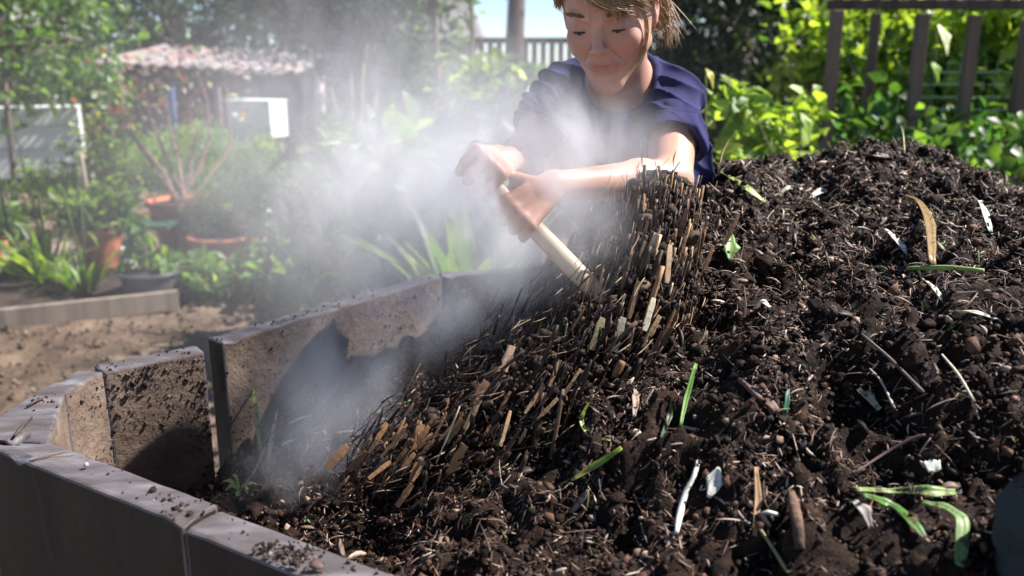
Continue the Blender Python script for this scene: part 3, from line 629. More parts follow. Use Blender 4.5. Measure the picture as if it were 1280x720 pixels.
tag(thrown, 'dark tumbling mass of compost falling in a curve from the fork across the heap', 'falling compost')
def along(n, lo=0, hi=1, spread=1.0, beta=None):
    t = (rng.uniform(lo, hi, n) if beta is None else lo+(hi-lo)*rng.beta(*beta, n))*(len(pc)-1); i = np.clip(t.astype(int), 0, len(pc)-2); f = (t-i)[:, None]
    c = pc[i]*(1-f)+pc[i+1]*f; T = nrm(pc[np.clip(i+1, 0, len(pc)-1)]-pc[i]); T2 = nrm(pc[np.clip(i+2, 0, len(pc)-1)]-pc[np.clip(i+1, 0, len(pc)-2)]+1e-9)
    T = nrm(T*(1-f)+T2*f); r = (pr_[i]*(1-f[:, 0])+pr_[i+1]*f[:, 0])
    o = rng.normal(size=(n, 3)); o = nrm(o-(o*T).sum(-1, keepdims=True)*T); rad = r*spread*np.sqrt(rng.uniform(.45, 1.9, n))
    return c+o*rad[:, None], T, o
p, T, o = along(11000, 0, 1, 1.05, (1.0, 1.7)); k = p[:, 2] > Hbase(p[:, 0], p[:, 1])-.01; p, T, o = p[k], T[k], o[k]; n = len(p)
S = np.clip(rng.lognormal(math.log(.0025), .65, n), .001, .013)
c = pal(n, [(.024,.013,.009), (.055,.032,.022), (.13,.08,.055)], [50, 35, 12]); tag(crumbs('flying_crumbs', p, S, c, M['crumb']), 'dark crumbs of compost flying around the falling mass', 'compost crumbs', kind='stuff')
def shreds(name, n, lo_, hi_, spread, bright, label, beta, wmed=.0014, Lmed=.030, fan=1.0):
    p, T, o = along(n, lo_, hi_, spread, beta); t = np.array([np.argmin(((q-pc)**2).sum(-1)) for q in p])/(len(pc)-1)
    a = np.radians(4+36*np.clip((t-.15)/.7, 0, 1))+rng.normal(size=n)*(.05+.12*np.clip((t-.3)/.4, 0, 1))*fan
    D = nrm(np.stack([-np.sin(a), rng.normal(size=n)*.14, -np.cos(a)], -1)); L = np.clip(rng.lognormal(math.log(Lmed), .6, n), .005, .09); W = np.clip(rng.lognormal(math.log(wmed), .8, n), .0005, .010)
    c1 = pal(n, [(.020,.011,.0075), (.045,.025,.016), (.10,.055,.032)], [5, 4, 1.2]); c2 = pal(n, [(.08,.042,.025), (.22,.115,.058), (.40,.24,.12), (.56,.46,.29)], [4, 4, 2.6, 1.2])
    pb = np.interp(t, [0, .3, .5, .62, .78, .86, 1], [.62, .50, .32, .10, .12, .40, .2])*bright
    sel = (fbm(p*17+3, 2, 44)*.5+.5+rng.uniform(-.3, .3, n) > 1-pb)[:, None]; c = np.where(sel, c2, c1); W = W*np.where(sel[:, 0], 1.5, 1)
    k = p[:, 2]+.01 > Hbase(p[:, 0], p[:, 1])
    tag(strips(name, p[k], D[k], o[k], L[k], W[k], c[k], M['fibre'], curl=.03, thick=.22, taper=False), label, 'shredded straw', kind='stuff')
shreds('flying_shreds', 3300, .09, 1, 1.10, 1.0, 'streaming shreds of straw and wood falling with the compost', (1.0, 1.9), .0015, .034)
shreds('dark_shreds', 1300, .5, 1, 1.9, .7, 'dark shreds of compost spraying out below the falling mass', (1.1, 1.0), .0016, .026, 2.0)
# loose shreds thrown wider
p, T, o = along(420, 0, 1, 1.9); n = len(p); D = nrm(T+rng.normal(size=(n, 3))*.25); L = rng.uniform(.01, .04, n); W = rng.uniform(.0008, .0026, n)
tag(strips('loose_straw', p, D, o, L, W, pal(n, [(.09,.055,.035), (.30,.19,.11), (.50,.38,.24)], [5, 4, 2]), M['fibre'], curl=.25), 'single loose straws flung out beside the falling mass', 'loose straw', kind='stuff')
# countable wood chips
def chip_mesh(L, W, Tk, c):
    m = MB(); k = 5; V = []
    for i in range(k+1):
        t = i/k; w_ = W*(.8+.2*math.sin(PI*t))*(1+.16*math.sin(i*2.3+L*900)); z = .012*L*math.sin(PI*t)
        V += [(-w_/2, (t-.5)*L, z), (w_/2, (t-.5)*L+.003*math.sin(i), z), (w_/2, (t-.5)*L, z+Tk), (-w_/2, (t-.5)*L, z+Tk)]
    F = [(i*4+j, i*4+(j+1) % 4, i*4+4+(j+1) % 4, i*4+4+j) for i in range(k) for j in range(4)]+[(3, 2, 1, 0), (k*4, k*4+1, k*4+2, k*4+3)]
    m.add(V, F, c=c); return m
protos = []
def orient(o, pos, D, N):
    D = nrm(D); X = nrm(np.cross(D, N)); N = np.cross(X, D); o.matrix_world = __import__('mathutils').Matrix([[X[0], D[0], N[0], pos[0]], [X[1], D[1], N[1], pos[1]], [X[2], D[2], N[2], pos[2]], [0, 0, 0, 1]]); o['_placed'] = 1
def chip(px, py, d, L, W, ang, label, group, c, name='wood_chip'):
    me = chip_mesh(L, W, .0022, c).build(name, M['chip'], bevel=.0006); orient(me, P(px, py, d), CR*math.cos(math.radians(ang))+CU*math.sin(math.radians(ang))+CF*rng.uniform(-.15, .15), SUN*.6-CF+rng.normal(size=3)*.2); tag(me, label, 'wood chip', group); return me
OR = (.50, .28, .14)
og = 'orange wood chips flying low over the heap'
for k in range(34):
    x = 502+rng.normal()*34; y = 562-(x-502)*.45+rng.normal()*20; L = rng.uniform(.014, .040); W = L*rng.uniform(.12, .26)
    chip(x, y, 1.165+rng.uniform(-.03, .03), L, W, 54+rng.normal()*7, 'orange wood chip in the cluster flying low beside the compost curve', og, tuple(np.array(OR)*rng.uniform(.35, 1.15)))
for k in range(46):
    t = rng.uniform(.18, .85)*(len(pc)-1); i = int(t); q = (pc[i]*(len(pc)*0+1-(t-i))+pc[i+1]*(t-i))-CAM; d_ = q@CF; x = 640+q@CR/d_*FPX+rng.normal()*38; y = 360-q@CU/d_*FPX+rng.normal()*30; L = rng.uniform(.020, .055)
    chip(x, y, d_-.055-rng.uniform(0, .04), L, L*rng.uniform(.08, .20), 86-38*(t/(len(pc)-1))+rng.normal()*6, 'brown wood splinter falling in the stream of compost', 'brown splinters falling in the stream', tuple(np.array([(.14,.075,.045), (.30,.17,.09), (.42,.28,.16)][rng.integers(0, 3)])), 'wood_splinter')
chip(422, 571, 1.19, .042, .012, 47, 'broad orange wood chip flying at the lower left end of the falling compost', None, OR)
chip(572, 574, 1.15, .044, .013, 62, 'dull orange wood chip flying alone below the middle of the curve', None, (.45, .22, .10))
chip(506, 619, 1.15, .036, .008, 55, 'small orange wood chip lowest of the flying ones', None, (.42, .24, .12))
chip(634, 448, 1.22, .038, .014, 72, 'pinkish tan wood chip flying at the left edge of the curve', None, (.60, .42, .31))
chip(601, 488, 1.18, .030, .013, 55, 'dull reddish wood chip flying above the orange cluster', None, (.30, .16, .10))
for q in ((773,418,.050,.011,75,(.86,.80,.62),'bright cream wood chip near the right edge of the falling compost'), (746,417,.048,.012,72,(.55,.48,.28),'yellowish wood chip beside the bright cream one'), (811,393,.048,.009,73,(.78,.72,.55),'narrow cream wood chip nearest the woman\'s elbow side'), (835,330,.055,.008,84,(.48,.34,.22),'long brown wood splinter high in the falling compost')):
    chip(q[0], q[1], 1.225, q[2], q[3], q[4], q[6], None, q[5])
# ================================================================ single leaves, stalks and scraps lying on the heap
def ribbon(name, pts, widths, N, mat, col, parent=None, thick=.0012, fold=.25, nseg=5):
    """leaf blade swept along a bent midrib; closed, with thickness and a folded cross-section"""
    pts = np.array(pts, float); kk = len(pts); t0 = np.linspace(0, 1, kk); ts = np.linspace(0, 1, nseg*(kk-1)+1)
    c = np.stack([np.interp(ts, t0, pts[:, a]) for a in range(3)], -1)
    for _ in range(3): c[1:-1] = (c[:-2]+2*c[1:-1]+c[2:])/4
    w_ = np.interp(ts, t0, widths); T = nrm(np.gradient(c, axis=0)); N = nrm(np.array(N)-(T@np.array(N))[:, None]*T); B = np.cross(T, N)
    V = []; m = MB()
    wob = fbm(np.c_[ts*9, np.full(len(ts), pts[0, 0]*50), ts*0], 2)*.18
    for i in range(len(ts)):
        e1 = w_[i]*(.5+wob[i]*1.1); e2 = w_[i]*(.5-wob[i]*1.1)
        V += [c[i]+B[i]*e1+N[i]*e1*fold*2, c[i]+B[i]*e1*.5+N[i]*e1*fold*.7, c[i], c[i]-B[i]*e2*.5+N[i]*e2*fold*.7, c[i]-B[i]*e2+N[i]*e2*fold*2]
    nV = len(V); V += [v-N[i//5]*thick for i, v in enumerate(V)]; n = len(ts); F = []
    for i in range(n-1):
        for j in range(4):
            a = i*5+j; F.append((a, a+1, a+6, a+5)); F.append((nV+a, nV+a+5, nV+a+6, nV+a+1))
        F.append((i*5, i*5+5, nV+i*5+5, nV+i*5)); F.append((i*5+4, nV+i*5+4, nV+i*5+9, i*5+9))
    for j in range(4): F.append((j, nV+j, nV+j+1, j+1)); e = (n-1)*5; F.append((e+j, e+j+1, nV+e+j+1, nV+e+j))
    m.add(V, F, c=col); return m.build(name, mat, parent, smooth=True)
def onheap(pix, lift=.006):
    out = []
    for q in pix:
        h_ = hit(q[0], q[1]); l = q[2] if len(q) > 2 else lift; out.append(h_+np.array([0, 0, l])-ray(q[0], q[1])*l*.3)
    return np.array(out)
UPC = nrm(-CF*.7+np.array([0.2, 0, .8]))
def leafthing(name, pix, w_, col, label, cat, mat='heapleaf', lift=.006, fold=.25, N=None, thick=.001):
    o = ribbon(name, onheap(pix, lift), np.array(w_)/1000., UPC if N is None else N, M[mat], col, fold=fold, thick=thick); return tag(o, label, cat)
def stalk(name, pix, r, col, label, cat, lift=.008, mat='fibre', n=8):
    pts = onheap(pix, lift); kk = len(pts); t0 = np.linspace(0, 1, kk); ts = np.linspace(0, 1, 4*(kk-1)+1); c = np.stack([np.interp(ts, t0, pts[:, a]) for a in range(3)], -1)
    for _ in range(2): c[1:-1] = (c[:-2]+2*c[1:-1]+c[2:])/4
    r = np.interp(ts, t0, np.array(r)/1000.)*(1+.25*fbm(np.c_[ts*14, ts*0, ts*0+pts[0, 0]*9], 2)); m = MB(); m.tube(c, r, n, c=col); return tag(m.build(name, M[mat], smooth=True), label, cat)
GR, LG, YG, PALE, TAN, BR = (.10,.19,.035), (.22,.36,.07), (.38,.44,.10), (.72,.70,.60), (.42,.33,.22), (.13,.085,.06)
leafthing('pale_leaf', [(897,596),(893,612),(885,634)], [3,21,4], (.72,.70,.62), 'broad whitish dead leaf lying low in the middle of the heap', 'leaf', 'deadleaf', .012, .12)
stalk('white_stalk', [(872,588),(868,605),(855,630),(849,655),(845,678)], [2.2,3.0,3.6,3.8,2.6], (.78,.74,.62), 'bleached bent stalk just left of the broad whitish leaf', 'stalk', .012)
leafthing('shoot_leaf', [(741,523,.03),(724,541,.02),(735,556),(762,560)], [1,6,6,2], (.50,.58,.22), 'pale green bent leaf tip rising beside the thrown compost', 'leaf', 'heapleaf', .01)
leafthing('pea_pod', [(714,610),(745,592),(777,574,.014)], [3,9,5], (.34,.38,.12), 'short yellow green pod lying below the pale bent leaf tip', 'pod', 'leaf', .01, .5)
leafthing('green_leaf', [(850,546),(856,520,.025),(868,497,.045)], [3,6,4], (.15,.32,.04), 'bright green curled leaf standing upright on dark compost', 'leaf', 'heapleaf', .012, .4)
stalk('tan_stalk', [(850,540),(868,545),(903,550)], [2,2.6,2], (.52,.38,.22), 'tan stalk lying at the foot of the upright bright green leaf', 'stalk')
leafthing('dark_leaf', [(826,553),(836,535,.015),(838,521,.02)], [3,7,2], (.05,.12,.06), 'blue green curled leaf left of the upright bright green leaf', 'leaf')
leafthing('heart_leaf', [(913,303,.016),(912,318,.012),(912,335)], [3,30,5], (.16,.30,.05), 'green heart shaped leaf with pale edge on the upper left slope', 'leaf', 'heapleaf', .012, .15)
leafthing('long_leaf', [(900,222,.012),(928,240),(956,261)], [5,18,4], (.34,.44,.10), 'long light green leaf near the crest close to the woman', 'leaf', 'heapleaf', .012, .15)
leafthing('strap_leaf', [(1130,252,.012),(1146,270,.028),(1160,303,.032),(1163,343,.016)], [6,15,20,10], (.30,.19,.045), 'yellow brown strap leaf drooping over the heap below its crest', 'leaf', 'heapleaf', .02, .18)
stalk('green_stalk', [(1133,347),(1180,348,.016),(1228,351)], [3,4.2,3.2], (.22,.33,.09), 'straight green stalk lying level across the upper right slope', 'stalk', .014)
leafthing('white_leaf', [(1104,296,.014),(1120,313,.016),(1136,331)], [5,16,7], (.80,.80,.72), 'white curled leaf scrap left of the drooping strap leaf', 'leaf', 'deadleaf', .012)
leafthing('white_leaf', [(1222,262,.016),(1230,280,.016),(1236,300)], [4,13,8], (.80,.82,.76), 'white torn leaf pointing up near the right edge of the crest', 'leaf', 'deadleaf', .014)
leafthing('pale_petal', [(972,246),(985,244,.014),(1003,240)], [3,12,4], (.70,.62,.54), 'pinkish pale scrap under the crest beside a cream one', 'leaf', 'deadleaf')
leafthing('cream_scrap', [(1012,252),(1024,247,.014),(1034,243)], [4,15,6], (.78,.75,.66), 'cream flat scrap below the middle of the crest', 'leaf', 'deadleaf')
leafthing('stone_grey_leaf', [(1075,200,.012),(1092,204,.016),(1115,202,.010)], [5,17,5], (.42,.36,.31), 'greyish brown dry leaf lying on the very crest of the heap', 'leaf', 'deadleaf')
leafthing('pale_leaf', [(1150,357,.012),(1165,372,.014),(1182,388)], [4,10,3], (.66,.64,.54), 'pale narrow leaf just below the level green stalk', 'leaf', 'deadleaf')
leafthing('pale_straw', [(1186,402,.014),(1215,403,.014),(1250,406)], [4,7,1], (.68,.66,.56), 'long pale pointed straw at the right pointing out of frame', 'straw', 'deadleaf')
leafthing('bark_piece', [(917,476,.012),(945,500,.016),(968,526)], [8,24,9], (.23,.15,.115), 'large flat piece of brown bark in the middle of the slope', 'bark', 'deadleaf', .014, .1, thick=.006)
leafthing('cream_husk', [(1070,500,.014),(1082,512,.014),(1096,524)], [7,13,7], (.72,.62,.40), 'cream coloured husk piece lying in a dark hollow', 'husk', 'deadleaf', .012, .5)
stalk('twig', [(1063,606),(1105,582,.016),(1140,565,.018),(1155,556)], [1.4,1.8,2,1.8], (.10,.06,.05), 'thin dark reddish twig slanting over the lower right slope', 'twig', .012)
stalk('thick_stick', [(988,624),(991,645,.014),(996,668,.014),(999,695)], [4.5,6.5,5,6], (1.3,1.0,.85), 'short thick brown stick standing in the lower slope', 'stick', .008, 'bark')
leafthing('dry_leaf', [(943,604,.02),(946,640,.016),(942,680)], [4,8,4], (.42,.26,.13), 'tan brown upright blade left of the short thick stick', 'leaf', 'deadleaf', .01, .3)
stalk('white_stick', [(944,655),(958,654,.014),(973,652)], [1.8,2.2,2], (.74,.70,.64), 'small white stick crossing the tan upright blade', 'stick')
stalk('olive_twig', [(948,668),(962,688),(984,724)], [1.8,1.8,1.8], (.32,.26,.10), 'thin olive stem running down from the tan blade to the frame edge', 'stem')
leafthing('fallen_leaf', [(1070,625),(1110,628,.014),(1160,630,.014),(1193,628)], [4,6,14,6], (.26,.36,.12), 'long level light green leaf blade at the lower right', 'leaf', 'heapleaf', .012)
leafthing('fallen_leaf', [(1078,632),(1110,645,.014),(1135,664),(1154,686)], [4,12,16,5], (.09,.22,.04), 'dark green leaf blade curving down below the level light one', 'leaf', 'heapleaf', .012)
leafthing('fallen_leaf', [(1150,642),(1180,658,.022),(1200,674,.022),(1198,700,.012),(1195,722)], [3,9,14,13,8], (.24,.36,.13), 'folded green leaf bending over at the bottom right', 'leaf', 'heapleaf', .014, .2)
leafthing('grey_scrap', [(1064,632),(1078,652,.014),(1088,668)], [5,15,5], (.36,.31,.29), 'grey brown curled scrap at the root of the green blades', 'leaf', 'deadleaf')
leafthing('white_paper_scrap', [(1156,600,.014),(1166,597,.014),(1174,595)], [13,15,12], (.80,.80,.74), 'small square white scrap on the lower right slope', 'scrap', 'deadleaf', .012, .05)
stalk('pale_root', [(1176,455),(1195,480,.014),(1216,514)], [1.2,1.8,1.4], (.62,.54,.42), 'long thin pale root hanging down the right slope', 'root', .012)
stalk('pale_root', [(1086,468),(1100,488,.014),(1117,518)], [1.0,1.6,1.8], (.50,.42,.36), 'short thin pale root in the dark hollow beside the cream husk', 'root')
stalk('dark_twig', [(1075,430),(1110,462,.016),(1152,504)], [1.6,2.4,2.2], (.12,.09,.075), 'dark twig above the dark hollow on the right slope', 'twig', .014)
stalk('dry_twig', [(895,228,.01),(903,208,.035),(912,194,.06)], [1.5,1.1,.7], (.26,.17,.09), 'short dry stem sticking up at the left end of the crest', 'stem', .01)
stalk('dry_twig', [(1130,198,.01),(1127,186,.035),(1124,176,.055)], [1.6,1.3,.7], (.45,.46,.20), 'thin yellow stem sticking up from the middle of the crest', 'stem', .01)
leafthing('grey_leaf', [(793,497),(794,515,.016),(792,532)], [3,10,4], (.34,.27,.21), 'grey brown upright leaf curl at the right of the falling compost', 'leaf', 'deadleaf', .012, .4)
leafthing('green_scrap', [(985,492),(983,510,.014),(980,526)], [2,6,5], (.07,.22,.13), 'small blue green leaf scrap right of the flat bark piece', 'leaf')
leafthing('white_fork_scrap', [(943,392),(952,388,.014),(962,389)], [4,10,4], (.72,.68,.58), 'small whitish scrap in the centre of the upper slope', 'leaf', 'deadleaf')
# green sprig and straws in the left corner of the bin
sp = empty('uprooted_weed'); tag(sp, 'small uprooted yellow green weed lying in the left corner of the bin', 'weed')
bc = hit(300, 618)
for (dx, dy, dz, w_, L) in ((-.02,-.01,.012,.007,1),(.02,-.02,.02,.006,1),(-.03,.01,.018,.006,1),(.005,-.03,-.004,.008,1),(.028,.008,.012,.006,1),(-.012,.012,.03,.006,1)):
    e = bc+np.array([dx, dy, dz]); ribbon('leaf', [bc+[0, 0, .006], (bc+e)/2+[0, 0, .014], e], [.002, w_, .002], UPC, M['leaf'], tuple(np.array((.46, .52, .20))*rng.uniform(.8, 1.1)), sp)
m = MB(); m.tube([bc+[0, 0, .006], bc+[.02, .02, .03], bc+[.035, .04, .065]], [.0016, .0015, .0012], 6, c=(.5, .4, .28)); m.build('stem', M['fibre'], sp, smooth=True)
leafthing('grass_leaf', [(330,600,.01),(325,565,.05),(318,515,.10)], [4,8,3], (.22,.30,.08), 'narrow green blade standing against the inner wall of the bin', 'leaf', 'heapleaf', .01, .3)
leafthing('dry_leaf', [(334,600,.01),(340,575,.03),(350,550,.06)], [4,8,3], (.55,.40,.26), 'tan dry blade beside the narrow green one in the bin corner', 'leaf', 'deadleaf', .01, .3)
def loose(name, a, b, r, col, label, cat):
    m = MB(); c_ = (a+b)/2+np.array([0, 0, .002]); m.tube([a, c_, b], [r*.8, r, r*.7], 7, c=col); return tag(m.build(name, M['fibre'], smooth=True), label, cat)
loose('white_straw', P(362,529,1.50), P(391,519,1.52), .0022, (.85, .80, .70), 'short white straw in the air before the long inner wall', 'straw')
loose('white_straw', P(352,557,1.47), P(368,550,1.48), .0022, (.85, .80, .70), 'tiny white straw in the air above the bin corner', 'straw')
# scraps on the rim
def rimpt(px, py, z=.9515): return G(px, py, z)
loose('thin_twig', rimpt(36, 577), rimpt(84, 564), .0011, (.20, .12, .08), 'thin brown twig lying across the front rim near the corner', 'twig')
loose('thin_twig', rimpt(40, 577), rimpt(92, 569), .0008, (.16, .10, .07), 'finer second twig crossing the first on the front rim', 'twig')
loose('bark_bit', rimpt(18, 545), rimpt(40, 522), .0024, (.06, .035, .03), 'black bit of bark on the corner of the rim', 'bark')
loose('bark_bit', rimpt(34, 508), rimpt(54, 498), .0022, (.07, .04, .03), 'dark bit of bark on the left rim behind the corner', 'bark')
pb = crumbs('pebble', rimpt(108, 581, .9555)[None], np.array([.0050]), np.array([[.62, .42, .36]]), M['crumb'], .12); tag(pb, 'small pink pebble on the front rim', 'pebble')
# grey green canvas glove / bag edge at the lower right
gb = SDF(); g0 = P(1326, 655, .83); gb.chain([g0+[.01, 0, .045], g0, g0+[0, -.02, -.16]], [.030, .048, .055], .03); gb.ell(g0+np.array([.01, 0, .075]), np.array([.045, .04, .018]), None, .02)
gv, gq = gb.mesh(g0-.35, g0+.25, .004); gv = gv+nrm(gv-g0)*(fbm(gv*45, 3, 5)*.006)[:, None]
tag(npmesh('canvas_glove', gv, gq, M['canvas'], smooth=True), 'grey green canvas glove crusted with compost at the right edge', 'glove')
p_ = gv[rng.choice(len(gv), 900)]; p_ = p_[(p_[:, 2] > g0[2]+.03)]; tag(crumbs('glove_dirt', p_, rng.uniform(.0012, .004, len(p_)), pal(len(p_), [(.05,.035,.028), (.20,.15,.12)], [3, 2]), M['crumb']), 'crumbs of compost sticking to the top of the glove', 'dirt crumbs', kind='stuff')
# ================================================================ steam
def steam(name, blobs, nscale, lab, vox, lowc, highc, aniso=.1, edge=2.0, thin=1.0):
    s_ = SDF()
    for (c, r, d) in blobs: s_.ell(np.array(c), np.array(r)*edge, None, .05)
    lo_ = np.min([np.array(c)-np.array(r)*edge for c, r, d in blobs], 0)-.1; hi_ = np.max([np.array(c)+np.array(r)*edge for c, r, d in blobs], 0)+.1
    v_, q_ = s_.mesh(lo_, hi_, vox)
    m, nt, out = newmat(name); L = nt.links.new; N = nt.nodes.new
    tc = N('ShaderNodeNewGeometry')
    tot = None
    for (c, r, d) in blobs:
        a = N('ShaderNodeVectorMath'); a.operation = 'SUBTRACT'; L(tc.outputs['Position'], a.inputs[0]); a.inputs[1].default_value = tuple(c)
        b = N('ShaderNodeVectorMath'); b.operation = 'DIVIDE'; L(a.outputs[0], b.inputs[0]); b.inputs[1].default_value = tuple(r)
        e = N('ShaderNodeVectorMath'); e.operation = 'DOT_PRODUCT'; L(b.outputs[0], e.inputs[0]); L(b.outputs[0], e.inputs[1])
        f = N('ShaderNodeMath'); f.operation = 'MULTIPLY'; L(e.outputs['Value'], f.inputs[0]); f.inputs[1].default_value = -1.0
        g = N('ShaderNodeMath'); g.operation = 'EXPONENT'; L(f.outputs[0], g.inputs[0])
        h = N('ShaderNodeMath'); h.operation = 'MULTIPLY_ADD'; L(g.outputs[0], h.inputs[0]); h.inputs[1].default_value = d*thin
        if tot is None: h.inputs[2].default_value = 0
        else: L(tot, h.inputs[2])
        tot = h.outputs[0]
    mp = N('ShaderNodeMapping'); mp.inputs['Scale'].default_value = (1, 1, .6); mp.inputs['Rotation'].default_value = (0, .5, 0); L(tc.outputs['Position'], mp.inputs[0])
    n = N('ShaderNodeTexNoise'); n.inputs['Scale'].default_value = nscale; n.inputs['Detail'].default_value = 3 if nscale > 5 else 1; n.inputs['Roughness'].default_value = .55; n.inputs['Distortion'].default_value = .8; L(mp.outputs[0], n.inputs['Vector'])
    mr = N('ShaderNodeMapRange'); mr.inputs['From Min'].default_value = lowc; mr.inputs['From Max'].default_value = highc; L(n.outputs[0], mr.inputs[0])
    mu = N('ShaderNodeMath'); mu.operation = 'MULTIPLY'; L(tot, mu.inputs[0]); L(mr.outputs[0], mu.inputs[1])
    vs = N('ShaderNodeVolumePrincipled'); vs.inputs['Color'].default_value = (.97, .96, 1.0, 1); vs.inputs['Anisotropy'].default_value = aniso; L(mu.outputs[0], vs.inputs['Density']); L(vs.outputs[0], out.inputs['Volume'])
    m.cycles.volume_step_rate = 1.0
    o = npmesh(name, v_, q_, m, smooth=True); return tag(o, lab, 'steam', kind='stuff')
steam('steam', [(P(725,190,1.36), (.095,.06,.06), 15), (P(655,185,1.36), (.10,.07,.085), 19), (P(605,235,1.26), (.10,.07,.085), 19), (P(680,285,1.24), (.09,.06,.055), 12), (P(520,270,1.65), (.17,.15,.16), 10), (P(585,365,1.68), (.12,.10,.09), 9),
      (P(395,560,1.32), (.07,.08,.12), 10), (P(445,470,1.45), (.08,.08,.11), 6.5), (P(660,350,1.6), (.10,.10,.08), 4), (P(450,180,2.2), (.38,.35,.30), 2.0)], 10.5, 'white steam billowing up from the hot heap in front of the woman', .03, .40, .66)
steam('drifting_steam', [(P(270,190,3.6), (1.3,.9,.6), .13), (P(540,140,3.0), (.5,.6,.28), .30), (P(480,310,2.9), (.6,.5,.28), .42)], 2.2, 'thin pale steam drifting over the potted plants on the left', .12, .25, .75)
# ================================================================ ground and path
def warp(a, b, step, far):
    mid = np.arange(a, b, step); l = a-np.cumsum(np.geomspace(step*2, far/3, 16))[::-1]; r = b+np.cumsum(np.geomspace(step*2, far/3, 16)); return np.concatenate([l, mid, r])
gxs = warp(-5, 3, .05, 120); gys = warp(1.6, 8.5, .05, 120); gX, gY = np.meshgrid(gxs, gys); q3 = np.stack([gX, gY, gX*0], -1)
near = ((np.abs(gX+1) < 5) & (np.abs(gY-5) < 4)).astype(float)
gZ = near*(fbm(q3*2.2, 3, 2)*.03+fbm(q3*9, 2, 4)*.016); idx = np.arange(gX.size).reshape(gX.shape)
gr = npmesh('ground', np.stack([gX, gY, gZ], -1).reshape(-1, 3), np.stack([idx[:-1, :-1], idx[:-1, 1:], idx[1:, 1:], idx[1:, :-1]], -1).reshape(-1, 4), M['soil'], smooth=True); tag(gr, 'brown trodden earth of the garden path with scattered chips', 'ground', kind='structure')
n = 6500; x = rng.uniform(-4.2, .2, n); y = rng.uniform(2.0, 5.4, n); s = rng.lognormal(math.log(.006), .5, n)
tag(crumbs('path_litter', np.c_[x, y, .012+fbm(np.c_[x, y, x*0]*2.2, 3, 2)*.03], s, pal(n, [(.08,.05,.035), (.18,.12,.085), (.38,.30,.24)], [4, 5, 1]), M['crumb'], .35), 'earth clods and pale wood chips strewn over the garden path', 'path litter', kind='stuff')
# ================================================================ foliage tools
def leaves(name, C_, L, Wr, cols, parent, mat='leaf', droop=.35, D=None, N=None):
    n = len(C_); D = nrm(rng.normal(size=(n, 3))+[0, 0, -droop]) if D is None else nrm(D); N = nrm(rng.normal(size=(n, 3))*.8+[0, 0, 1.0]) if N is None else N
    N = nrm(N-(N*D).sum(-1, keepdims=True)*D); B = np.cross(D, N); L = np.broadcast_to(L, (n,))[:, None]; W = L*Wr
    v = np.stack([C_, C_+D*L*.45+B*W*.5+N*L*.07, C_+D*L*.5-N*L*.02, C_+D*L*.45-B*W*.5+N*L*.07, C_+D*L*.8+B*W*.28-N*L*.04, C_+D*L*.8-B*W*.28-N*L*.04, C_+D*L-N*L*.16], 1)
    f = np.array([(0, 2, 1), (0, 3, 2), (1, 2, 4), (2, 3, 5), (4, 2, 5), (4, 5, 6)]); F = f[None]+(np.arange(n)*7)[:, None, None]
    return npmesh(name, v.reshape(-1, 3), F.reshape(-1, 3), M[mat], parent, np.repeat(cols, 7, 0))
DK, MD, LT, YL, WT = (.022,.05,.014), (.055,.11,.025), (.12,.21,.04), (.24,.31,.05), (.42,.46,.36)
def crownpts(blobs, n, clump=.25):
    """clusters of leaves on twigs through a set of ellipsoids, uneven outline"""
    w_ = np.array([np.prod(r)**.66 for c, r in blobs]); w_ = w_/w_.sum(); out = []
    for (c, r), ww in zip(blobs, w_):
        k = max(6, int(n*ww)); nc = max(4, k//14); u = nrm(rng.normal(size=(nc, 3)))*(rng.uniform(.25, 1.12, (nc, 1))**.55); tw = np.array(c)+u*np.array(r)
        i = rng.integers(0, nc, k); out.append(tw[i]+rng.normal(size=(k, 3))*np.array(r)*clump)
    return np.vstack(out)
def woody(m, base, tips, r0, c=(1, 1, 1), bend=.12):
    base = np.array(base, float)
    for t in tips:
        t = np.array(t, float); mid = base+(t-base)*.5+rng.normal(size=3)*np.linalg.norm(t-base)*bend*[1, 1, .3]; m.tube([base, base+(mid-base)*.6, mid, (mid+t)/2+rng.normal(size=3)*.02, t], np.array([1, .85, .7, .5, .2])*r0, 6, c=c)
def bush(name, label, cat, base, blobs, n, L, Wr, pal_, pr, r0=.012, stems=6, group=None, wood='bark', trunk=None, droop=.35, parts=('foliage', 'stem'), wc=(1, 1, 1), clump=.25, kind=None):
    root = empty(name); C_ = crownpts(blobs, n, clump); leaves(parts[0], C_, rng.uniform(L*.6, L*1.25, len(C_)), Wr, pal(len(C_), pal_, pr, .3), root, droop=droop)
    m = MB(); base = np.array(base, float)
    if trunk:
        top = np.array(trunk[0], float); m.tube([base, base*.6+top*.4+rng.normal(size=3)*.02, top], [trunk[1], trunk[1]*.8, trunk[1]*.5], 9, c=wc); tips = [C_[i] for i in rng.integers(0, len(C_), stems)]; woody(m, top, tips, trunk[1]*.4, wc)
        if trunk[0][2] < 2.5: woody(m, base*.4+top*.6, tips[:stems//3], trunk[1]*.3, wc)
    else: woody(m, base, [C_[i] for i in rng.integers(0, len(C_), stems)], r0, wc)
    m.build(parts[1], M[wood], root, smooth=True); return tag(root, label, cat, group, kind)
def ground_at(px, d):   # ground point under a picture column at camera depth d
    q = P(px, 360, d); return np.array([q[0], q[1], 0.])
def blob(px, py, d, rx, rz, ry=None): return (P(px, py, d), (rx, ry or rx, rz))
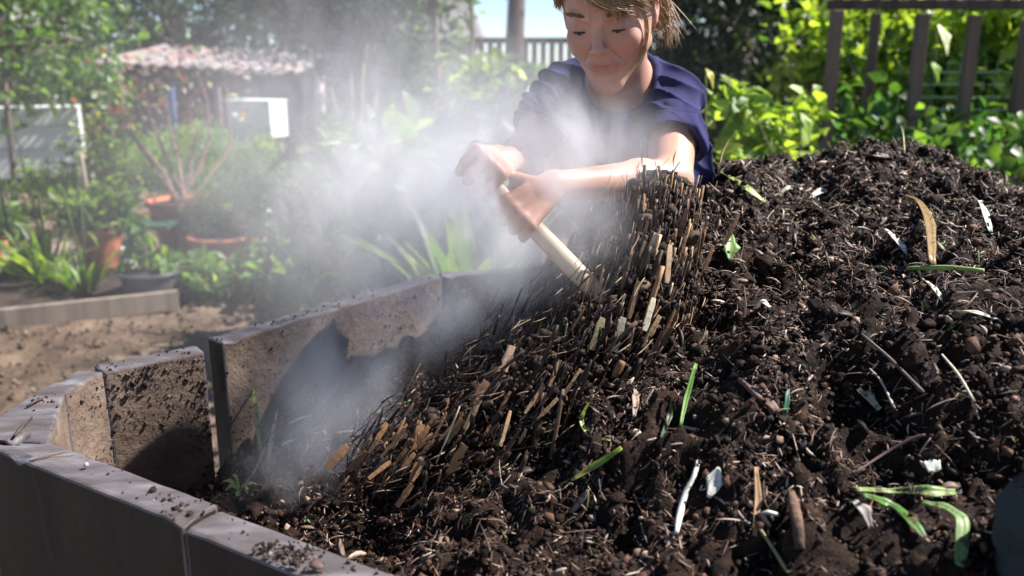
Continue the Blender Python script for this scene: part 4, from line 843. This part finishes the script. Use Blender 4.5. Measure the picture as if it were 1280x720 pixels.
def blades(root, base, n, L, W, lean, cols, pr, name='leaf_blades', droop=1.0, rbase=.03):
    V = []; F = []; Cc = []; seg = 6
    for i in range(n):
        a = rng.uniform(0, 2*PI); l = L*rng.uniform(.65, 1.15); w_ = W*rng.uniform(.7, 1.2); ln = lean*rng.uniform(.3, 1.2); dirh = np.array([math.cos(a), math.sin(a), 0]); B = np.array([-math.sin(a), math.cos(a), 0]); b0 = np.array(base)+dirh*rng.uniform(0, rbase)
        col_ = pal(1, cols, pr)[0]; o = len(V)
        for j in range(seg+1):
            t = j/seg; q = b0+dirh*l*(ln*t+ln*.5*droop*t*t)+np.array([0, 0, l*(t-.55*droop*ln*t*t)]); ww = w_*(math.sin(PI*min(1, t*.82+.16)))
            V += [q+B*ww/2+[0, 0, ww*.15], q, q-B*ww/2+[0, 0, ww*.15]]; Cc += [col_]*3
        for j in range(seg):
            k = o+j*3; F += [(k, k+1, k+4, k+3), (k+1, k+2, k+5, k+4)]
    return npmesh(name, V, F, M['leaf'], root, np.array(Cc), smooth=True)
# ================================================================ planting bed, edging boards
bx = [G(-60, 412), G(222, 384), G(300, 350), G(-60, 335)]
m = MB(); bed = np.array(bx); nn_ = 40; V = []; F = []
for i in range(nn_+1):
    for j in range(nn_+1):
        a = bed[0]*(1-i/nn_)+bed[1]*(i/nn_); b = bed[3]*(1-i/nn_)+bed[2]*(i/nn_); q = a*(1-j/nn_)+b*(j/nn_); V.append([q[0], q[1], .07])
V = np.array(V); V[:, 2] += fbm(V*np.array([12, 12, 1]), 3, 6)*.035; F = [(i*(nn_+1)+j, (i+1)*(nn_+1)+j, (i+1)*(nn_+1)+j+1, i*(nn_+1)+j+1) for i in range(nn_) for j in range(nn_)]
tag(npmesh('garden_bed', V, F, M['bedsoil'], smooth=True), 'dark soil of the planting bed behind the edging board', 'garden bed', kind='structure')
a, b = G(-80, 421), G(224, 386); m = MB(); m.beam(a+[0, 0, .055], b+[0, 0, .055], .035, .12, c=(1.25, 1.15, 1.05)); tag(m.build('edging_board', M['greywood'], bevel=.005), 'long weathered edging board lying along the near side of the bed', 'edging board')
a, b = G(-60, 360), G(95, 332); m = MB(); m.beam(a+[0, 0, .06], b+[0, 0, .06], .05, .10); tag(m.build('edging_board', M['greywood'], bevel=.005), 'short edging board behind the soil below the terracotta pots', 'edging board')
# ================================================================ pots
def pot(name, label, cat, c, r, h, mat, rimh=.035, taper=.70, group=None, rimw=1.08, soil=True):
    root = empty(name); c = np.array(c, float); m = MB(); m.lathe(c, [(.001, .004), (r*taper, .004), (r*taper*1.01, .012), (r*.98, h-rimh)], 32); m.build('pot_body', M[mat], root, smooth=True)
    m = MB(); m.lathe(c, [(r*.97, h-rimh), (r*rimw, h-rimh+.002), (r*rimw*1.01, h-.006), (r*rimw*.99, h), (r*.95, h), (r*.93, h-rimh*1.2)], 32); m.build('rim', M[mat], root, smooth=True)
    if soil: m = MB(); m.lathe(c, [(r*.94, h-rimh*.9), (.001, h-rimh*.7)], 24); m.build('potting_soil', M['bedsoil'], root, smooth=True)
    return tag(root, label, cat, group)
def potat(px, ybot, ytop, wpx, z=.09):
    q = G(px, ybot, z); d = (q-CAM)@CF; return q, wpx/2/FPX*d, (ybot-ytop)/FPX*d*1.02
q, r, h = potat(130, 335, 285, 52); pot('terracotta_pot', 'orange terracotta pot with a bushy green plant beside the edging board', 'flower pot', q, r, h, 'terracotta'); q1 = q+[0, 0, h]
q, r, h = potat(-8, 330, 300, 42); pot('terracotta_pot', 'small terracotta pot cut by the left edge of the picture', 'flower pot', q, r, h, 'terracotta'); q0 = q+[0, 0, h]
q, r, h = potat(232, 312, 250, 78, .05); pot('terracotta_pot', 'large dull terracotta pot holding the bare stemmed bush', 'flower pot', q, r, h, 'terracotta'); q2 = q+[0, 0, h]
q, r, h = potat(280, 330, 293, 78, .05); pot('terracotta_bowl', 'wide low terracotta bowl in front of the large dull pot', 'flower pot', q, r, h, 'terracotta', taper=.6); q3_ = q+[0, 0, h]
q, r, h = potat(190, 366, 337, 72, .07); pot('plant_bowl', 'low dark grey plastic bowl standing at the end of the board', 'flower pot', q, r, h, 'plastic', rimh=.02, taper=.85); q4 = q+[0, 0, h]
q, r, h = potat(155, 334, 311, 22, .08); pot('white_pot', 'small white pot just right of the orange terracotta pot', 'flower pot', q, r, h, 'white', rimh=.015, taper=.85)
q = G(183, 330, .05); root = empty('seed_tray'); m = MB(); m.box(q[0]+.02, q[1]+.1, .29, .30, .22, .035); m.build('tray', M['greenplastic'], root, bevel=.004)

for sx_, sy_ in ((-1,-1),(1,-1),(1,1),(-1,1)): m = MB(); m.box(q[0]+.02+sx_*.12, q[1]+.1+sy_*.08, .0, .025, .025, .289); m.build('leg', M['darkwood'], root)
tag(root, 'pale green seed tray raised on short legs between two pots', 'seed tray')
# plants in pots and beds
bush('potted_plant', 'bushy narrow leaved green plant growing in the orange terracotta pot', 'plant', q1-[0, 0, .03], [(q1+[0, 0, .13], (.17,.15,.13)), (q1+[-.12, -.03, .05], (.11,.10,.08)), (q1+[.10, .02, .16], (.12,.1,.10))], 900, .12, .22, [MD, LT, YL], [4, 5, 2], .006, 10, droop=-.2)
bush('potted_plant', 'tufted green plant in the small pot at the left edge', 'plant', q0-[0, 0, .03], [(q0+[0, 0, .12], (.14,.12,.14))], 350, .12, .22, [MD, LT], [5, 4], .005, 6, droop=-.2)
bush('fern_bush', 'feathery pale green bush behind the terracotta bowls', 'bush', q2*[1, 1, 0]+[.1, .3, 0], [blob(235,210,7.9,.45,.28), blob(300,225,7.8,.34,.28), blob(190,200,8.0,.30,.22), blob(330,205,7.7,.20,.24), blob(255,175,7.9,.32,.16)], 12000, .055, .24, [LT, (.20,.31,.10), YL], [4, 5, 2], .012, 12, droop=-.2, clump=.18)
bush('herb_clump', 'pale green herb spilling over the wide terracotta bowl', 'plant', q3_-[0, 0, .03], [blob(285,262,6.3,.24,.20), blob(320,245,6.3,.16,.16), blob(262,282,6.2,.15,.07)], 2400, .05, .3, [LT, YL, (.2,.3,.12)], [5, 2, 4], .005, 8, droop=-.3)
bush('bowl_plant', 'few low green leaves growing in the dark grey bowl', 'plant', q4-[0, 0, .02], [(q4+[0, 0, .05], (.14,.10,.05)), (q4+[-.05, 0, .16], (.06,.06,.12))], 130, .10, .4, [MD, LT], [5, 4], .004, 6)
bush('tall_leafy_plant', 'tall airy green plant rising between the cold frame and the red bush', 'plant', ground_at(125, 7.3), [blob(115,215,7.3,.22,.28), blob(60,235,7.1,.28,.20), blob(140,160,7.4,.16,.22)], 700, .10, .35, [MD, LT, YL], [3, 5, 2], .008, 10)
bush('tall_leafy_plant', 'loose pale green plant standing right of the box on legs', 'plant', ground_at(375, 6.2), [blob(370,240,6.2,.22,.26), blob(400,190,6.3,.18,.26), blob(345,270,6.1,.18,.16)], 750, .10, .40, [MD, LT, YL], [3, 5, 3], .008, 10)
# bare stemmed reddish bush
root = empty('red_leaved_bush'); m = MB(); bs = q2-[0, 0, .05]; tips = []
for (x0, y0, x1, y1, x2, y2) in ((225,252,175,185,148,85),(228,252,205,190,178,110),(235,250,212,160,196,100),(240,250,238,190,236,130),(232,250,178,182,125,125),(238,252,262,170,246,90),(240,252,290,180,285,110)):
    a, b, c = P(x0, y0, 7.0), P(x1, y1, 7.05), P(x2, y2, 7.1); b_ = b+[0, 0, 0]; m.tube([bs+[rng.uniform(-.06, .06), 0, 0], (a+b_)/2, b_, (b_+c)/2+rng.normal(size=3)*.03, c], [.016, .014, .012, .009, .004], 7, c=(1.9, 1.45, 1.3)); tips += [b_*.4+c*.6, c, (b_+c)/2]
m.build('stem', M['bark'], root, smooth=True); tp = np.array(tips); i = rng.integers(0, len(tp), 230); C_ = tp[i]+rng.normal(size=(230, 3))*[.12, .12, .11]
leaves('foliage', C_, rng.uniform(.04, .09, 230), .5, pal(230, [(.22,.07,.04), (.11,.03,.035), (.10,.14,.04), (.50,.48,.42), (.36,.14,.05)], [5, 6, 4, 2, 1.5], .3), root); tag(root, 'tall bare stemmed bush with reddish leaves rising from the large pot', 'bush')
# lilies and strap leaved plants in the bed
for (px, py, d, L_, n_, lab) in ((60,352,5.75,.50,26,'strap leaved green plant left of the orange terracotta pot'), (105,362,5.45,.36,20,'yellow green strap leaved clump in front of the orange pot'), (20,345,6.0,.40,16,'loose green strap leaved clump near the left edge')):
    b_ = G(px, py, .07); root = empty('strap_leaved_plant'); blades(root, b_, n_*2, L_*.75, .035, .55, [MD, LT, YL], [3, 5, 3], rbase=.12); m = MB()
    for k_ in range(3): t_ = b_+[rng.normal()*.05, 0, L_*rng.uniform(1.1, 1.9)]; m.tube([b_, (b_+t_)/2+[.01, 0, 0], t_], [.007, .006, .005], 6, c=(.5, .9, .3)); C_ = t_*rng.uniform(0, 1, (26, 1))+b_*(1-rng.uniform(.0, 1, (26, 1))); 
    m.build('flower_stalk', M['bark'], root, smooth=True); tag(root, lab, 'plant')
for (px, py, d, rx, n_, lab) in ((255,350,5.6,.26,420,'low broad leaved green plant right of the dark bowl'), (335,345,5.5,.24,420,'low leafy green plant at the foot of the steam'), (390,350,5.3,.26,420,'low leafy plant nearest the bin on the left')):
    g_ = G(px, py+20, 0); bush('low_leafy_plant', lab, 'plant', g_, [(g_+[0, 0, .12], (rx, rx*.8, .09)), (g_+[rng.normal()*.12, 0, .18], (rx*.6, rx*.6, .07))], n_, .13, .42, [MD, LT, YL], [4, 5, 2], .006, 9, droop=-.1, group='low leafy plants between the pots and the bin')
bush('leafy_vegetable', 'broad leaved pale green plant half hidden in the steam', 'plant', ground_at(500, 4.3), [blob(470,215,4.3,.26,.18), blob(540,205,4.3,.26,.16), blob(430,240,4.5,.24,.18), blob(590,235,4.2,.16,.14)], 520, .17, .5, [LT, YL, MD], [5, 3, 2], .01, 12, droop=.1)
bush('leafy_vegetable', 'dark leafy plant low behind the far wall of the bin', 'plant', ground_at(470, 4.1), [blob(470,310,4.1,.34,.20), blob(400,300,4.4,.30,.18), blob(540,290,3.9,.26,.2)], 800, .13, .42, [DK, MD, LT], [4, 5, 2], .01, 12, droop=.1)
root = empty('long_leaved_plant'); b_ = ground_at(590, 3.5); blades(root, b_+[0, 0, .35], 34, .62, .075, .45, [LT, YL, (.40,.46,.25)], [5, 3, 2], rbase=.1); m = MB(); m.tube([b_, b_+[0, 0, .36]], [.03, .028], 8, c=(.6, .9, .4)); m.build('stem', M['bark'], root); tag(root, 'long leaved pale green plant behind the far corner of the bin', 'plant')
root = empty('seeding_weed'); b_ = ground_at(445, 4.7); blades(root, b_+[0, 0, .75], 16, .50, .03, .35, [LT, YL, WT], [4, 3, 2], rbase=.06, droop=1.6); m = MB(); [m.tube([b_, P(445+dx_*.5, 180, 4.7), P(445+dx_, 92+dy_, 4.7)], [.012, .010, .006], 6, c=(1.6, 2.0, .8)) for dx_, dy_ in ((-30, 20), (-6, 0), (10, -12), (28, 22))]
m.build('stem', M['bark'], root, smooth=True); tag(root, 'tall pale seeding weed with several thin stems in front of the dark tree', 'weed')
bush('climbing_bean', 'sunlit climbing bean with white and purple flowers left of the woman', 'plant', ground_at(640, 5.0), [blob(640,130,5.0,.24,.20), blob(600,135,5.0,.22,.18), blob(665,108,5.1,.14,.13), blob(575,100,5.2,.12,.16)], 700, .11, .55, [LT, YL, MD, (.42,.34,.50), WT], [5, 4, 4, .5, .5], .01, 10)
# red edged planter box behind the steam
a = P(578, 149, 5.6); root = empty('planter_box'); m = MB(); m.box(a[0]+.25, a[1]+.2, 0, .52, .42, a[2]-.05); m.build('box', M['darkwood'], root, bevel=.005); m = MB(); m.box(a[0]+.25, a[1]+.2, a[2]-.048, .56, .46, .04); m.build('rim', M['red'], root, bevel=.005); tag(root, 'dark planter box with a reddish rim behind the steam', 'planter')
# ================================================================ things at the back left
# white raised cold frame
A = P(-120, 137, 7.4); B = P(97, 137, 7.87); zt = .98; dv = nrm((B-A)*[1, 1, 0]); nv = np.array([dv[1], -dv[0], 0])
root = empty('cold_frame'); L_ = np.linalg.norm((B-A)[:2]); zt = A[2]
def quadbox(m, a, d, n, L_, dep, z0, z1, c=(1, 1, 1)):
    q = [a, a+d*L_, a+d*L_-n*dep, a-n*dep]; m.hexa([(x[0], x[1], z0) for x in q], [(x[0], x[1], z1) for x in q], c=c)
for k_, (z1, z0) in enumerate(((zt, zt-.16), (zt-.168, zt-.36), (zt-.368, zt-.62))):
    m = MB(); quadbox(m, A+nv*(.02-.012*k_), dv, nv, L_, .03, z0, z1); m.build('board', M['white'], root, bevel=.006)
m = MB(); quadbox(m, A+dv*.03-nv*.03, dv, nv, L_-.06, .7, zt-.60, zt-.02); m.build('body', M['white'], root, bevel=.006)

for t_, s_ in ((.1,.1),(.1,.6),(L_-.1,.1),(L_-.1,.6)): m = MB(); q = A+dv*t_-nv*s_; m.box(q[0], q[1], 0, .07, .07, zt-.62); m.build('leg', M['darkwood'], root)
tag(root, 'long white boarded cold frame with a slanting shadow at the left edge', 'cold frame')
# low shed with a corrugated roof
D0 = 9.6; a, b = P(118, 78, D0), P(382, 90, D0+.3); root = empty('garden_shed'); V = []; F = []; nx_ = 90; dep = 1.5
for i in range(nx_+1):
    for j in range(5):
        t = i/nx_; q = a*(1-t)+b*t; q = q+np.array([.15, 1., .13])*dep*j/4; V.append(q+[0, 0, .020*math.cos(i*1.05)])
F = [(i*5+j, (i+1)*5+j, (i+1)*5+j+1, i*5+j+1) for i in range(nx_) for j in range(4)]; nV = len(V); V = V+[v_-np.array([0, 0, .006]) for v_ in V]; F = F+[tuple(nV+k for k in f[::-1]) for f in F]+[(i*5, nV+i*5, nV+i*5+5, i*5+5) for i in range(nx_)]
npmesh('corrugated_roof', V, F, M['roof'], root, smooth=True)
m = MB(); quadbox(m, a*[1, 1, 0]+[.08, .12, 0], nrm((b-a)*[1, 1, 0]), np.array([0, -1., 0]), np.linalg.norm((b-a)[:2])-.15, 1.2, 0, min(a[2], b[2])-.05); m.build('wall', M['darkwood'], root)
m = MB(); q = P(213, 135, D0); m.box(q[0], q[1]+.05, 0, .07, .05, 1.12); m.build('door_post', M['blue'], root); m = MB(); q = P(122, 135, D0); m.box(q[0], q[1]+.05, 0, .22, .05, 1.15); m.build('corner_board', M['darkwood'], root); m = MB(); q = P(272, 140, D0); m.box(q[0], q[1]+.05, 0, .05, .05, 1.12); m.build('corner_board', M['greywood'], root)
tag(root, 'low dark shed with a rusty pale corrugated roof at the back', 'shed')
# white box on legs
root = empty('bee_box'); c0 = P(305, 150, 7.9); m = MB(); ang = math.radians(-38); hx = .20
zb, zt = P(305, 173, 7.9)[2], P(305, 128, 7.9)[2]; cx, cy_ = c0[0]+.06, c0[1]+.2; sx2, sy2 = .46, .26
rz = math.radians(-20); m.box(cx, cy_, zb, sx2, sy2, zt-zb, rz); m.build('box_body', M['shadedwhite'], root, bevel=.006)
m = MB(); m.box(cx, cy_, zt+.001, sx2+.03, sy2+.03, .018, rz); m.build('lid', M['white'], root, bevel=.004)
e = np.array([math.cos(rz), math.sin(rz)]); m = MB(); m.box(cx+e[0]*(sx2/2+.004), cy_+e[1]*(sx2/2+.004), zb, .006, sy2+.004, zt-zb, rz); m.build('sunlit_side_overlay', M['white'], root)  # added thin sheet in lighter white, colour standing in for sun on this side
for s1 in (-1, 1):
    for s2 in (-1, 1): m = MB(); m.box(cx+e[0]*s1*.18-e[1]*s2*.09, cy_+e[1]*s1*.18+e[0]*s2*.09, 0, .035, .035, zb, rz); m.build('leg', M['greywood'], root)
tag(root, 'small pale box standing on thin legs with one side coloured lighter as if sunlit', 'bee box')
# posts
for (x0, y0, x1, y1, d, r, c, lab) in ((112,175,116,235,7.6,.022,(1.4,1.5,1.4),'short greenish grey post beside the cold frame'), (400,95,398,200,6.5,.04,(1.6,1.5,1.5),'pale peeling post right of the box on legs'), (100,185,108,232,6.9,.012,(1.5,1.3,1.1),'thin bamboo cane before the cold frame')):
    a = P(x0, y0, d); b = P(x1, y1, d); g_ = np.array([b[0], b[1], 0]); m = MB(); m.tube([g_, b, a], [r, r, r*.95], 9, c=c); tag(m.build('post', M['greywood'], smooth=True), lab, 'post')
for (x0, y0, x1, y1, d, r, lab) in ((533,-40,549,130,6.0,.024,'slender pale sapling trunk in the middle of the background'), (588,-40,586,125,6.2,.018,'thin dark reddish sapling trunk left of the picket fence')):
    root = empty('sapling'); a, b = P(x0, y0, d), P(x1, y1, d); g_ = np.array([b[0]+.02, b[1], 0]); a2 = a+(a-b)*.5; m = MB(); m.tube([g_, b, (a+b)/2+[.02, 0, 0], a, a2], [r*1.2, r, r*.9, r*.8, r*.5], 9, c=(1.3, 1.2, 1.1)); tips = [a2+rng.normal(size=3)*.4 for _ in range(8)]; woody(m, a, tips, r*.4); m.build('trunk', M['bark'], root, smooth=True)
    C_ = crownpts([(a2, (.5,.5,.4)), ((a+b)/2, (.12,.12,.4))], 500); leaves('crown', C_, rng.uniform(.05, .1, len(C_)), .5, pal(len(C_), [MD, LT], [3, 3]), root); tag(root, lab, 'tree')
# picket fence
root = empty('picket_fence'); D1 = 13.5; a, b = P(470, 62, D1), P(900, 62, D1); zt = P(650, 48, D1)[2]; d_ = nrm((b-a)*[1, 1, 0]); L_ = np.linalg.norm((b-a)[:2]); k_ = 0
t_ = 0.0
while t_ < L_:
    m = MB(); q = a+d_*t_; h_ = zt+rng.normal()*.02; w2 = .045; V = [(q[0]-w2, q[1]-.01, .02), (q[0]+w2, q[1]-.01, .02), (q[0]+w2, q[1]-.01, h_-.06), (q[0], q[1]-.01, h_), (q[0]-w2, q[1]-.01, h_-.06)]
    V += [(x, y+.02, z) for x, y, z in V]; m.add(V, [(0, 1, 2, 3, 4), (9, 8, 7, 6, 5)]+[(i, (i+1) % 5, (i+1) % 5+5, i+5) for i in range(5)], c=(1.1, 1.05, 1)); m.build('picket', M['greywood'], root); t_ += .135
for z in (zt-.03, .5): m = MB(); m.beam(a*[1, 1, 0]+[0, .035, z], b*[1, 1, 0]+[0, .035, z], .04, .09, c=(.5, .5, .6)); m.build('rail', M['darkwood'], root)
tag(root, 'weathered picket fence with a dark top rail below the bright sky', 'fence')
# houses
def house(label, c, w_, dep, hw, hr, rz=0, wall='render'):
    root = empty('house'); m = MB(); m.box(c[0], c[1], 0, w_, dep, hw, rz); m.build('wall', M[wall], root); ca, sa = math.cos(rz), math.sin(rz); T_ = lambda x, y, z: (c[0]+x*ca-y*sa, c[1]+x*sa+y*ca, z)
    W2, D2 = w_/2+.3, dep/2+.3; m = MB(); m.add([T_(-W2, -D2, hw+.002), T_(W2, -D2, hw+.002), T_(W2, D2, hw+.002), T_(-W2, D2, hw+.002), T_(-W2+1, 0, hw+hr), T_(W2-1, 0, hw+hr)], [(0, 1, 5, 4), (2, 3, 4, 5), (1, 2, 5), (3, 0, 4), (3, 2, 1, 0)]); rf = m.build('roof', M['slate'], root)
    m = MB(); m.box(*T_(w_*.2, 0, 0)[:2], hw+hr*.6, .6, .5, hr*.6+.6, rz); m.build('chimney', M['red'], rf)
    for x in (-w_*.25, w_*.25): m = MB(); q = T_(x, -dep/2-.02, 0); m.box(q[0], q[1], hw*.55, 1.0, .06, 1.2, rz); m.build('window', M['plastic'], root)
    return tag(root, label, 'house')
q = P(-40, 40, 26); house('pinkish grey rendered house far behind the foliage at the top left', (q[0]-2, q[1]+3), 7, 6, 4.6, 2.0)
q = P(500, 25, 34); house('far grey roofed house showing left of the bright sky', (q[0]+.2, q[1]), 5.6, 6, 2.0, 2.6)
# ================================================================ trees and shrubs at the back
def tree(label, px, d, blobs, n, L, pal_, pr, tr=.12, group=None, Wr=.5, th=1.6):
    g_ = ground_at(px, d); return bush('tree', label, 'tree', g_, blobs, n, L, Wr, pal_, pr, stems=14, trunk=((g_[0]+.1, g_[1], th), tr), parts=('crown', 'trunk'), group=group)
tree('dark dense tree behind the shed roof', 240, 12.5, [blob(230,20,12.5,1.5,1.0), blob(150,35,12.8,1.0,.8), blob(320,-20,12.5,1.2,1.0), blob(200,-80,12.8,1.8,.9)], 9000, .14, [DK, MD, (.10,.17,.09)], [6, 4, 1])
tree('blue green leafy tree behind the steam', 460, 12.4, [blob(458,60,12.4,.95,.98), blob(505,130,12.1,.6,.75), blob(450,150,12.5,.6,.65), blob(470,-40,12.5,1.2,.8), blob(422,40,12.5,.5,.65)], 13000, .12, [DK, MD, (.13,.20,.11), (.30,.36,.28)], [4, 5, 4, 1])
tree('sunlit light green tree over the right end of the shed', 375, 13.6, [blob(385,15,13.5,.8,.5), blob(335,-30,13.5,.9,.5), blob(430,15,13.3,.5,.7)], 4200, .11, [MD, LT, YL], [3, 5, 3])
tree('loose light green tree at the top left corner', 30, 7.4, [blob(30,70,7.2,.42,.28), blob(90,40,7.6,.5,.25), blob(20,10,7.2,.5,.22), blob(110,95,7.8,.4,.25), blob(-40,80,7.0,.5,.5), blob(60,-40,7.5,.7,.3)], 2300, .11, [MD, LT, (.16,.24,.10)], [4, 5, 3], tr=.03, th=1.5)
tree('dark straight tree trunk rising behind the picket fence', 640, 11, [blob(720,-190,11,1.2,.5), blob(600,-210,11,1.2,.5), blob(500,-150,11.5,.7,.5)], 3500, .13, [DK, MD], [5, 4], tr=.15, th=3.2)
bush('hedge', 'dark hedge between the shed and the picket fence', 'hedge', ground_at(480, 10.3), [blob(470,140,12.8,.8,.7,.5), blob(530,160,10.4,.7,.5,.5), blob(620,150,11,1.0,.35,.5)], 9000, .09, .5, [DK, MD], [5, 4], .03, 20, parts=('foliage', 'branch'))
bush('shrub', 'dark shrub in the shade left of the shed', 'shrub', ground_at(60, 10.2), [blob(30,110,10.2,.9,.6), blob(100,120,10.4,.6,.45), blob(-60,100,10.2,.9,.7)], 5000, .10, .5, [DK, MD, (.08,.15,.09)], [5, 4, 2], .02, 14)
# right side: dark conifers, sunlit shrubs
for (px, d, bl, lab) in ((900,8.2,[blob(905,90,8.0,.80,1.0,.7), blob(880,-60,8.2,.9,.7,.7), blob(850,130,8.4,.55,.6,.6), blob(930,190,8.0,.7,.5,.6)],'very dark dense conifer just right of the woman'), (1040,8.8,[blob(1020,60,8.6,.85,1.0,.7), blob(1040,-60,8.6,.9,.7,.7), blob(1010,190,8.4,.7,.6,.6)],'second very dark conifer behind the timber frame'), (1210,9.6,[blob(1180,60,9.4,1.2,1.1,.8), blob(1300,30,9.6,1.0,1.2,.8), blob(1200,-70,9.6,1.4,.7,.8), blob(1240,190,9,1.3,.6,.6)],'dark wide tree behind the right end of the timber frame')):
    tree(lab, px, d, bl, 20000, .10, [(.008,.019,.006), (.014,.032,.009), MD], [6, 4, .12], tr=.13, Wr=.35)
bush('shrub', 'sunlit yellow green shrub between the woman and the timber frame', 'shrub', ground_at(955, 3.4), [blob(940,185,3.4,.16,.13), blob(985,165,3.5,.12,.14), blob(915,155,3.4,.10,.12), blob(905,205,3.3,.12,.09), blob(1000,205,3.4,.12,.10)], 520, .085, .6, [LT, YL, (.30,.40,.08)], [4, 5, 4], .007, 14)
bush('bramble', 'low dark leaved bramble under the timber frame', 'shrub', ground_at(1080, 4.2), [blob(1080,170,4.2,.28,.20), blob(1030,185,4.3,.2,.16), blob(1240,190,4.0,.35,.16)], 700, .10, .55, [MD, (.05,.13,.04), LT], [5, 4, 3], .008, 12)
bush('climber', 'bright yellow green climbing plant filling the timber frame', 'climbing plant', ground_at(1120, 5.0), [blob(1170,40,5.2,.4,.3), blob(1090,20,5.3,.4,.3), blob(1060,60,5.0,.28,.30), blob(1000,60,5.1,.22,.24), blob(1130,90,5.0,.30,.26), blob(1090,130,4.9,.24,.22), blob(1030,120,5.0,.16,.26)], 1700, .095, .65, [LT, YL, (.32,.42,.08), MD], [4, 5, 4, 3], .01, 18)
bush('climber', 'tall bright leafy plant behind the wire mesh at the far right', 'climbing plant', ground_at(1230, 4.8), [blob(1220,60,4.8,.30,.32), blob(1275,100,4.7,.26,.32), blob(1190,130,4.9,.28,.22), blob(1260,170,4.6,.28,.16), blob(1330,60,4.8,.4,.5), blob(1160,40,4.9,.2,.2)], 2300, .11, .6, [LT, YL, (.34,.44,.09), MD], [4, 5, 5, 3], .01, 18)
ll = empty('big_leaf'); bpos = P(1168, 78, 4.2)
# ================================================================ timber frame (pergola) and mesh
bpy.data.objects.remove(ll)
root = empty('timber_frame'); D2 = 4.0
top = []
for (x0, y0, x1, y1, w_) in ((1047,8,1031,190,.050),(1097,12,1081,150,.042),(1156,12,1133,190,.050),(1222,14,1194,200,.050),(1290,20,1257,215,.052)):
    dd = 4.0 if w_ > .045 else 4.5; a, b = P(x0, y0, dd), P(x1, y1, dd); a = np.array([(a[0]+b[0])/2, (a[1]+b[1])/2, a[2]]); m = MB(); m.box(a[0], a[1], 0, w_, w_, a[2]-.02, rng.uniform(-.1, .1), c=(.60, .52, .44)); m.build('post', M['greywood'], root, bevel=.006)
zt = P(1150, 12, 4.0)[2]+.0; xl, xr = P(1035, 10, 4.0)[0], P(1420, 10, 4.0)[0]; yy = P(1100, 10, 4.0)[1]
for (yo, ) in ((0,),): m = MB(); m.beam((xl, yy+yo, zt+.022), (xr, yy+yo, zt+.022), .05, .042, c=(1.2, 1.1, 1.1)); m.build('beam', M['darkwood'], root, bevel=.005)
x = xl+.05
while x < xr: m = MB(); m.beam((x, yy-.045, zt+.060), (x, yy+.05, zt+.060), .020, .030, c=(2.6, 2.4, 2.3)); m.build('lath', M['greywood'], root); x += .085
tag(root, 'rustic timber frame of leaning dark posts topped with a slatted beam', 'timber frame')
root = empty('wire_mesh'); m = MB(); a, b = P(1120, 120, 4.35), P(1420, 120, 4.35); z0_, z1_ = .35, P(1200, 75, 4.35)[2]
x = a[0]
while x < b[0]: m.tube([(x, a[1], z0_), (x, a[1], z1_)], .0028, 4); x += .06
z = z0_
while z < z1_: m.tube([(a[0], a[1]+.004, z), (b[0], a[1]+.004, z)], .0028, 4); z += .06
o = m.build('wire_mesh', M['wire']); bpy.data.objects.remove(root); o.name = 'wire_mesh'; tag(o, 'green wire mesh panel stretched behind the frame posts', 'wire mesh')
# a few big leaves catching the sun
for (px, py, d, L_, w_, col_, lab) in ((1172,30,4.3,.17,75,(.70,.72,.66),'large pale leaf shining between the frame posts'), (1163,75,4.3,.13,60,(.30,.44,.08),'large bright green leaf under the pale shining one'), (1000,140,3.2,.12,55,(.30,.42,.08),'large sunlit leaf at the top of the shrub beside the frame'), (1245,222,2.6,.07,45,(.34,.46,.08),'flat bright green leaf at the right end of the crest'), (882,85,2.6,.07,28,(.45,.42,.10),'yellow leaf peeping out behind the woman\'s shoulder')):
    a = P(px, py, d); b = a+np.array([.35, -.1, -.9])*L_; mid = (a+b)/2+np.array([0, -.02, .01]); o = ribbon('big_leaf', [a, mid, b], [.004, w_/1000., .004], UPC, M['leaf'], col_, fold=.12); root = empty('single_leaf_stem'); o.parent = root; g_ = np.array([a[0]+.05, a[1]+.05, 0]); m = MB(); m.tube([g_, (g_+a)/2+[.02, 0, 0], a], [.006, .005, .003], 6, c=(.6, .9, .3)); m.build('stem', M['bark'], root, smooth=True); tag(root, lab, 'plant')
# ================================================================ origins: every top-level object stands at its own base
from mathutils import Matrix
def finalize():
    for o in list(COL.objects):
        if o.parent or o.type not in ('EMPTY', 'MESH') or o.get('_placed'): continue
        fam = [o]; 
        for a in fam: fam += [c for c in a.children]
        ms = [a for a in fam if a.type == 'MESH' and len(a.data.vertices)]
        if not ms: continue
        lo_ = np.full(3, 1e9); hi_ = np.full(3, -1e9)
        for a in ms:
            c = np.array([q[:] for q in a.bound_box]); lo_ = np.minimum(lo_, c.min(0)); hi_ = np.maximum(hi_, c.max(0))
        base = Vector(((lo_[0]+hi_[0])/2, (lo_[1]+hi_[1])/2, lo_[2]))
        for d_ in {a.data for a in ms}: d_.transform(Matrix.Translation(-base))
        o.location = base
finalize()
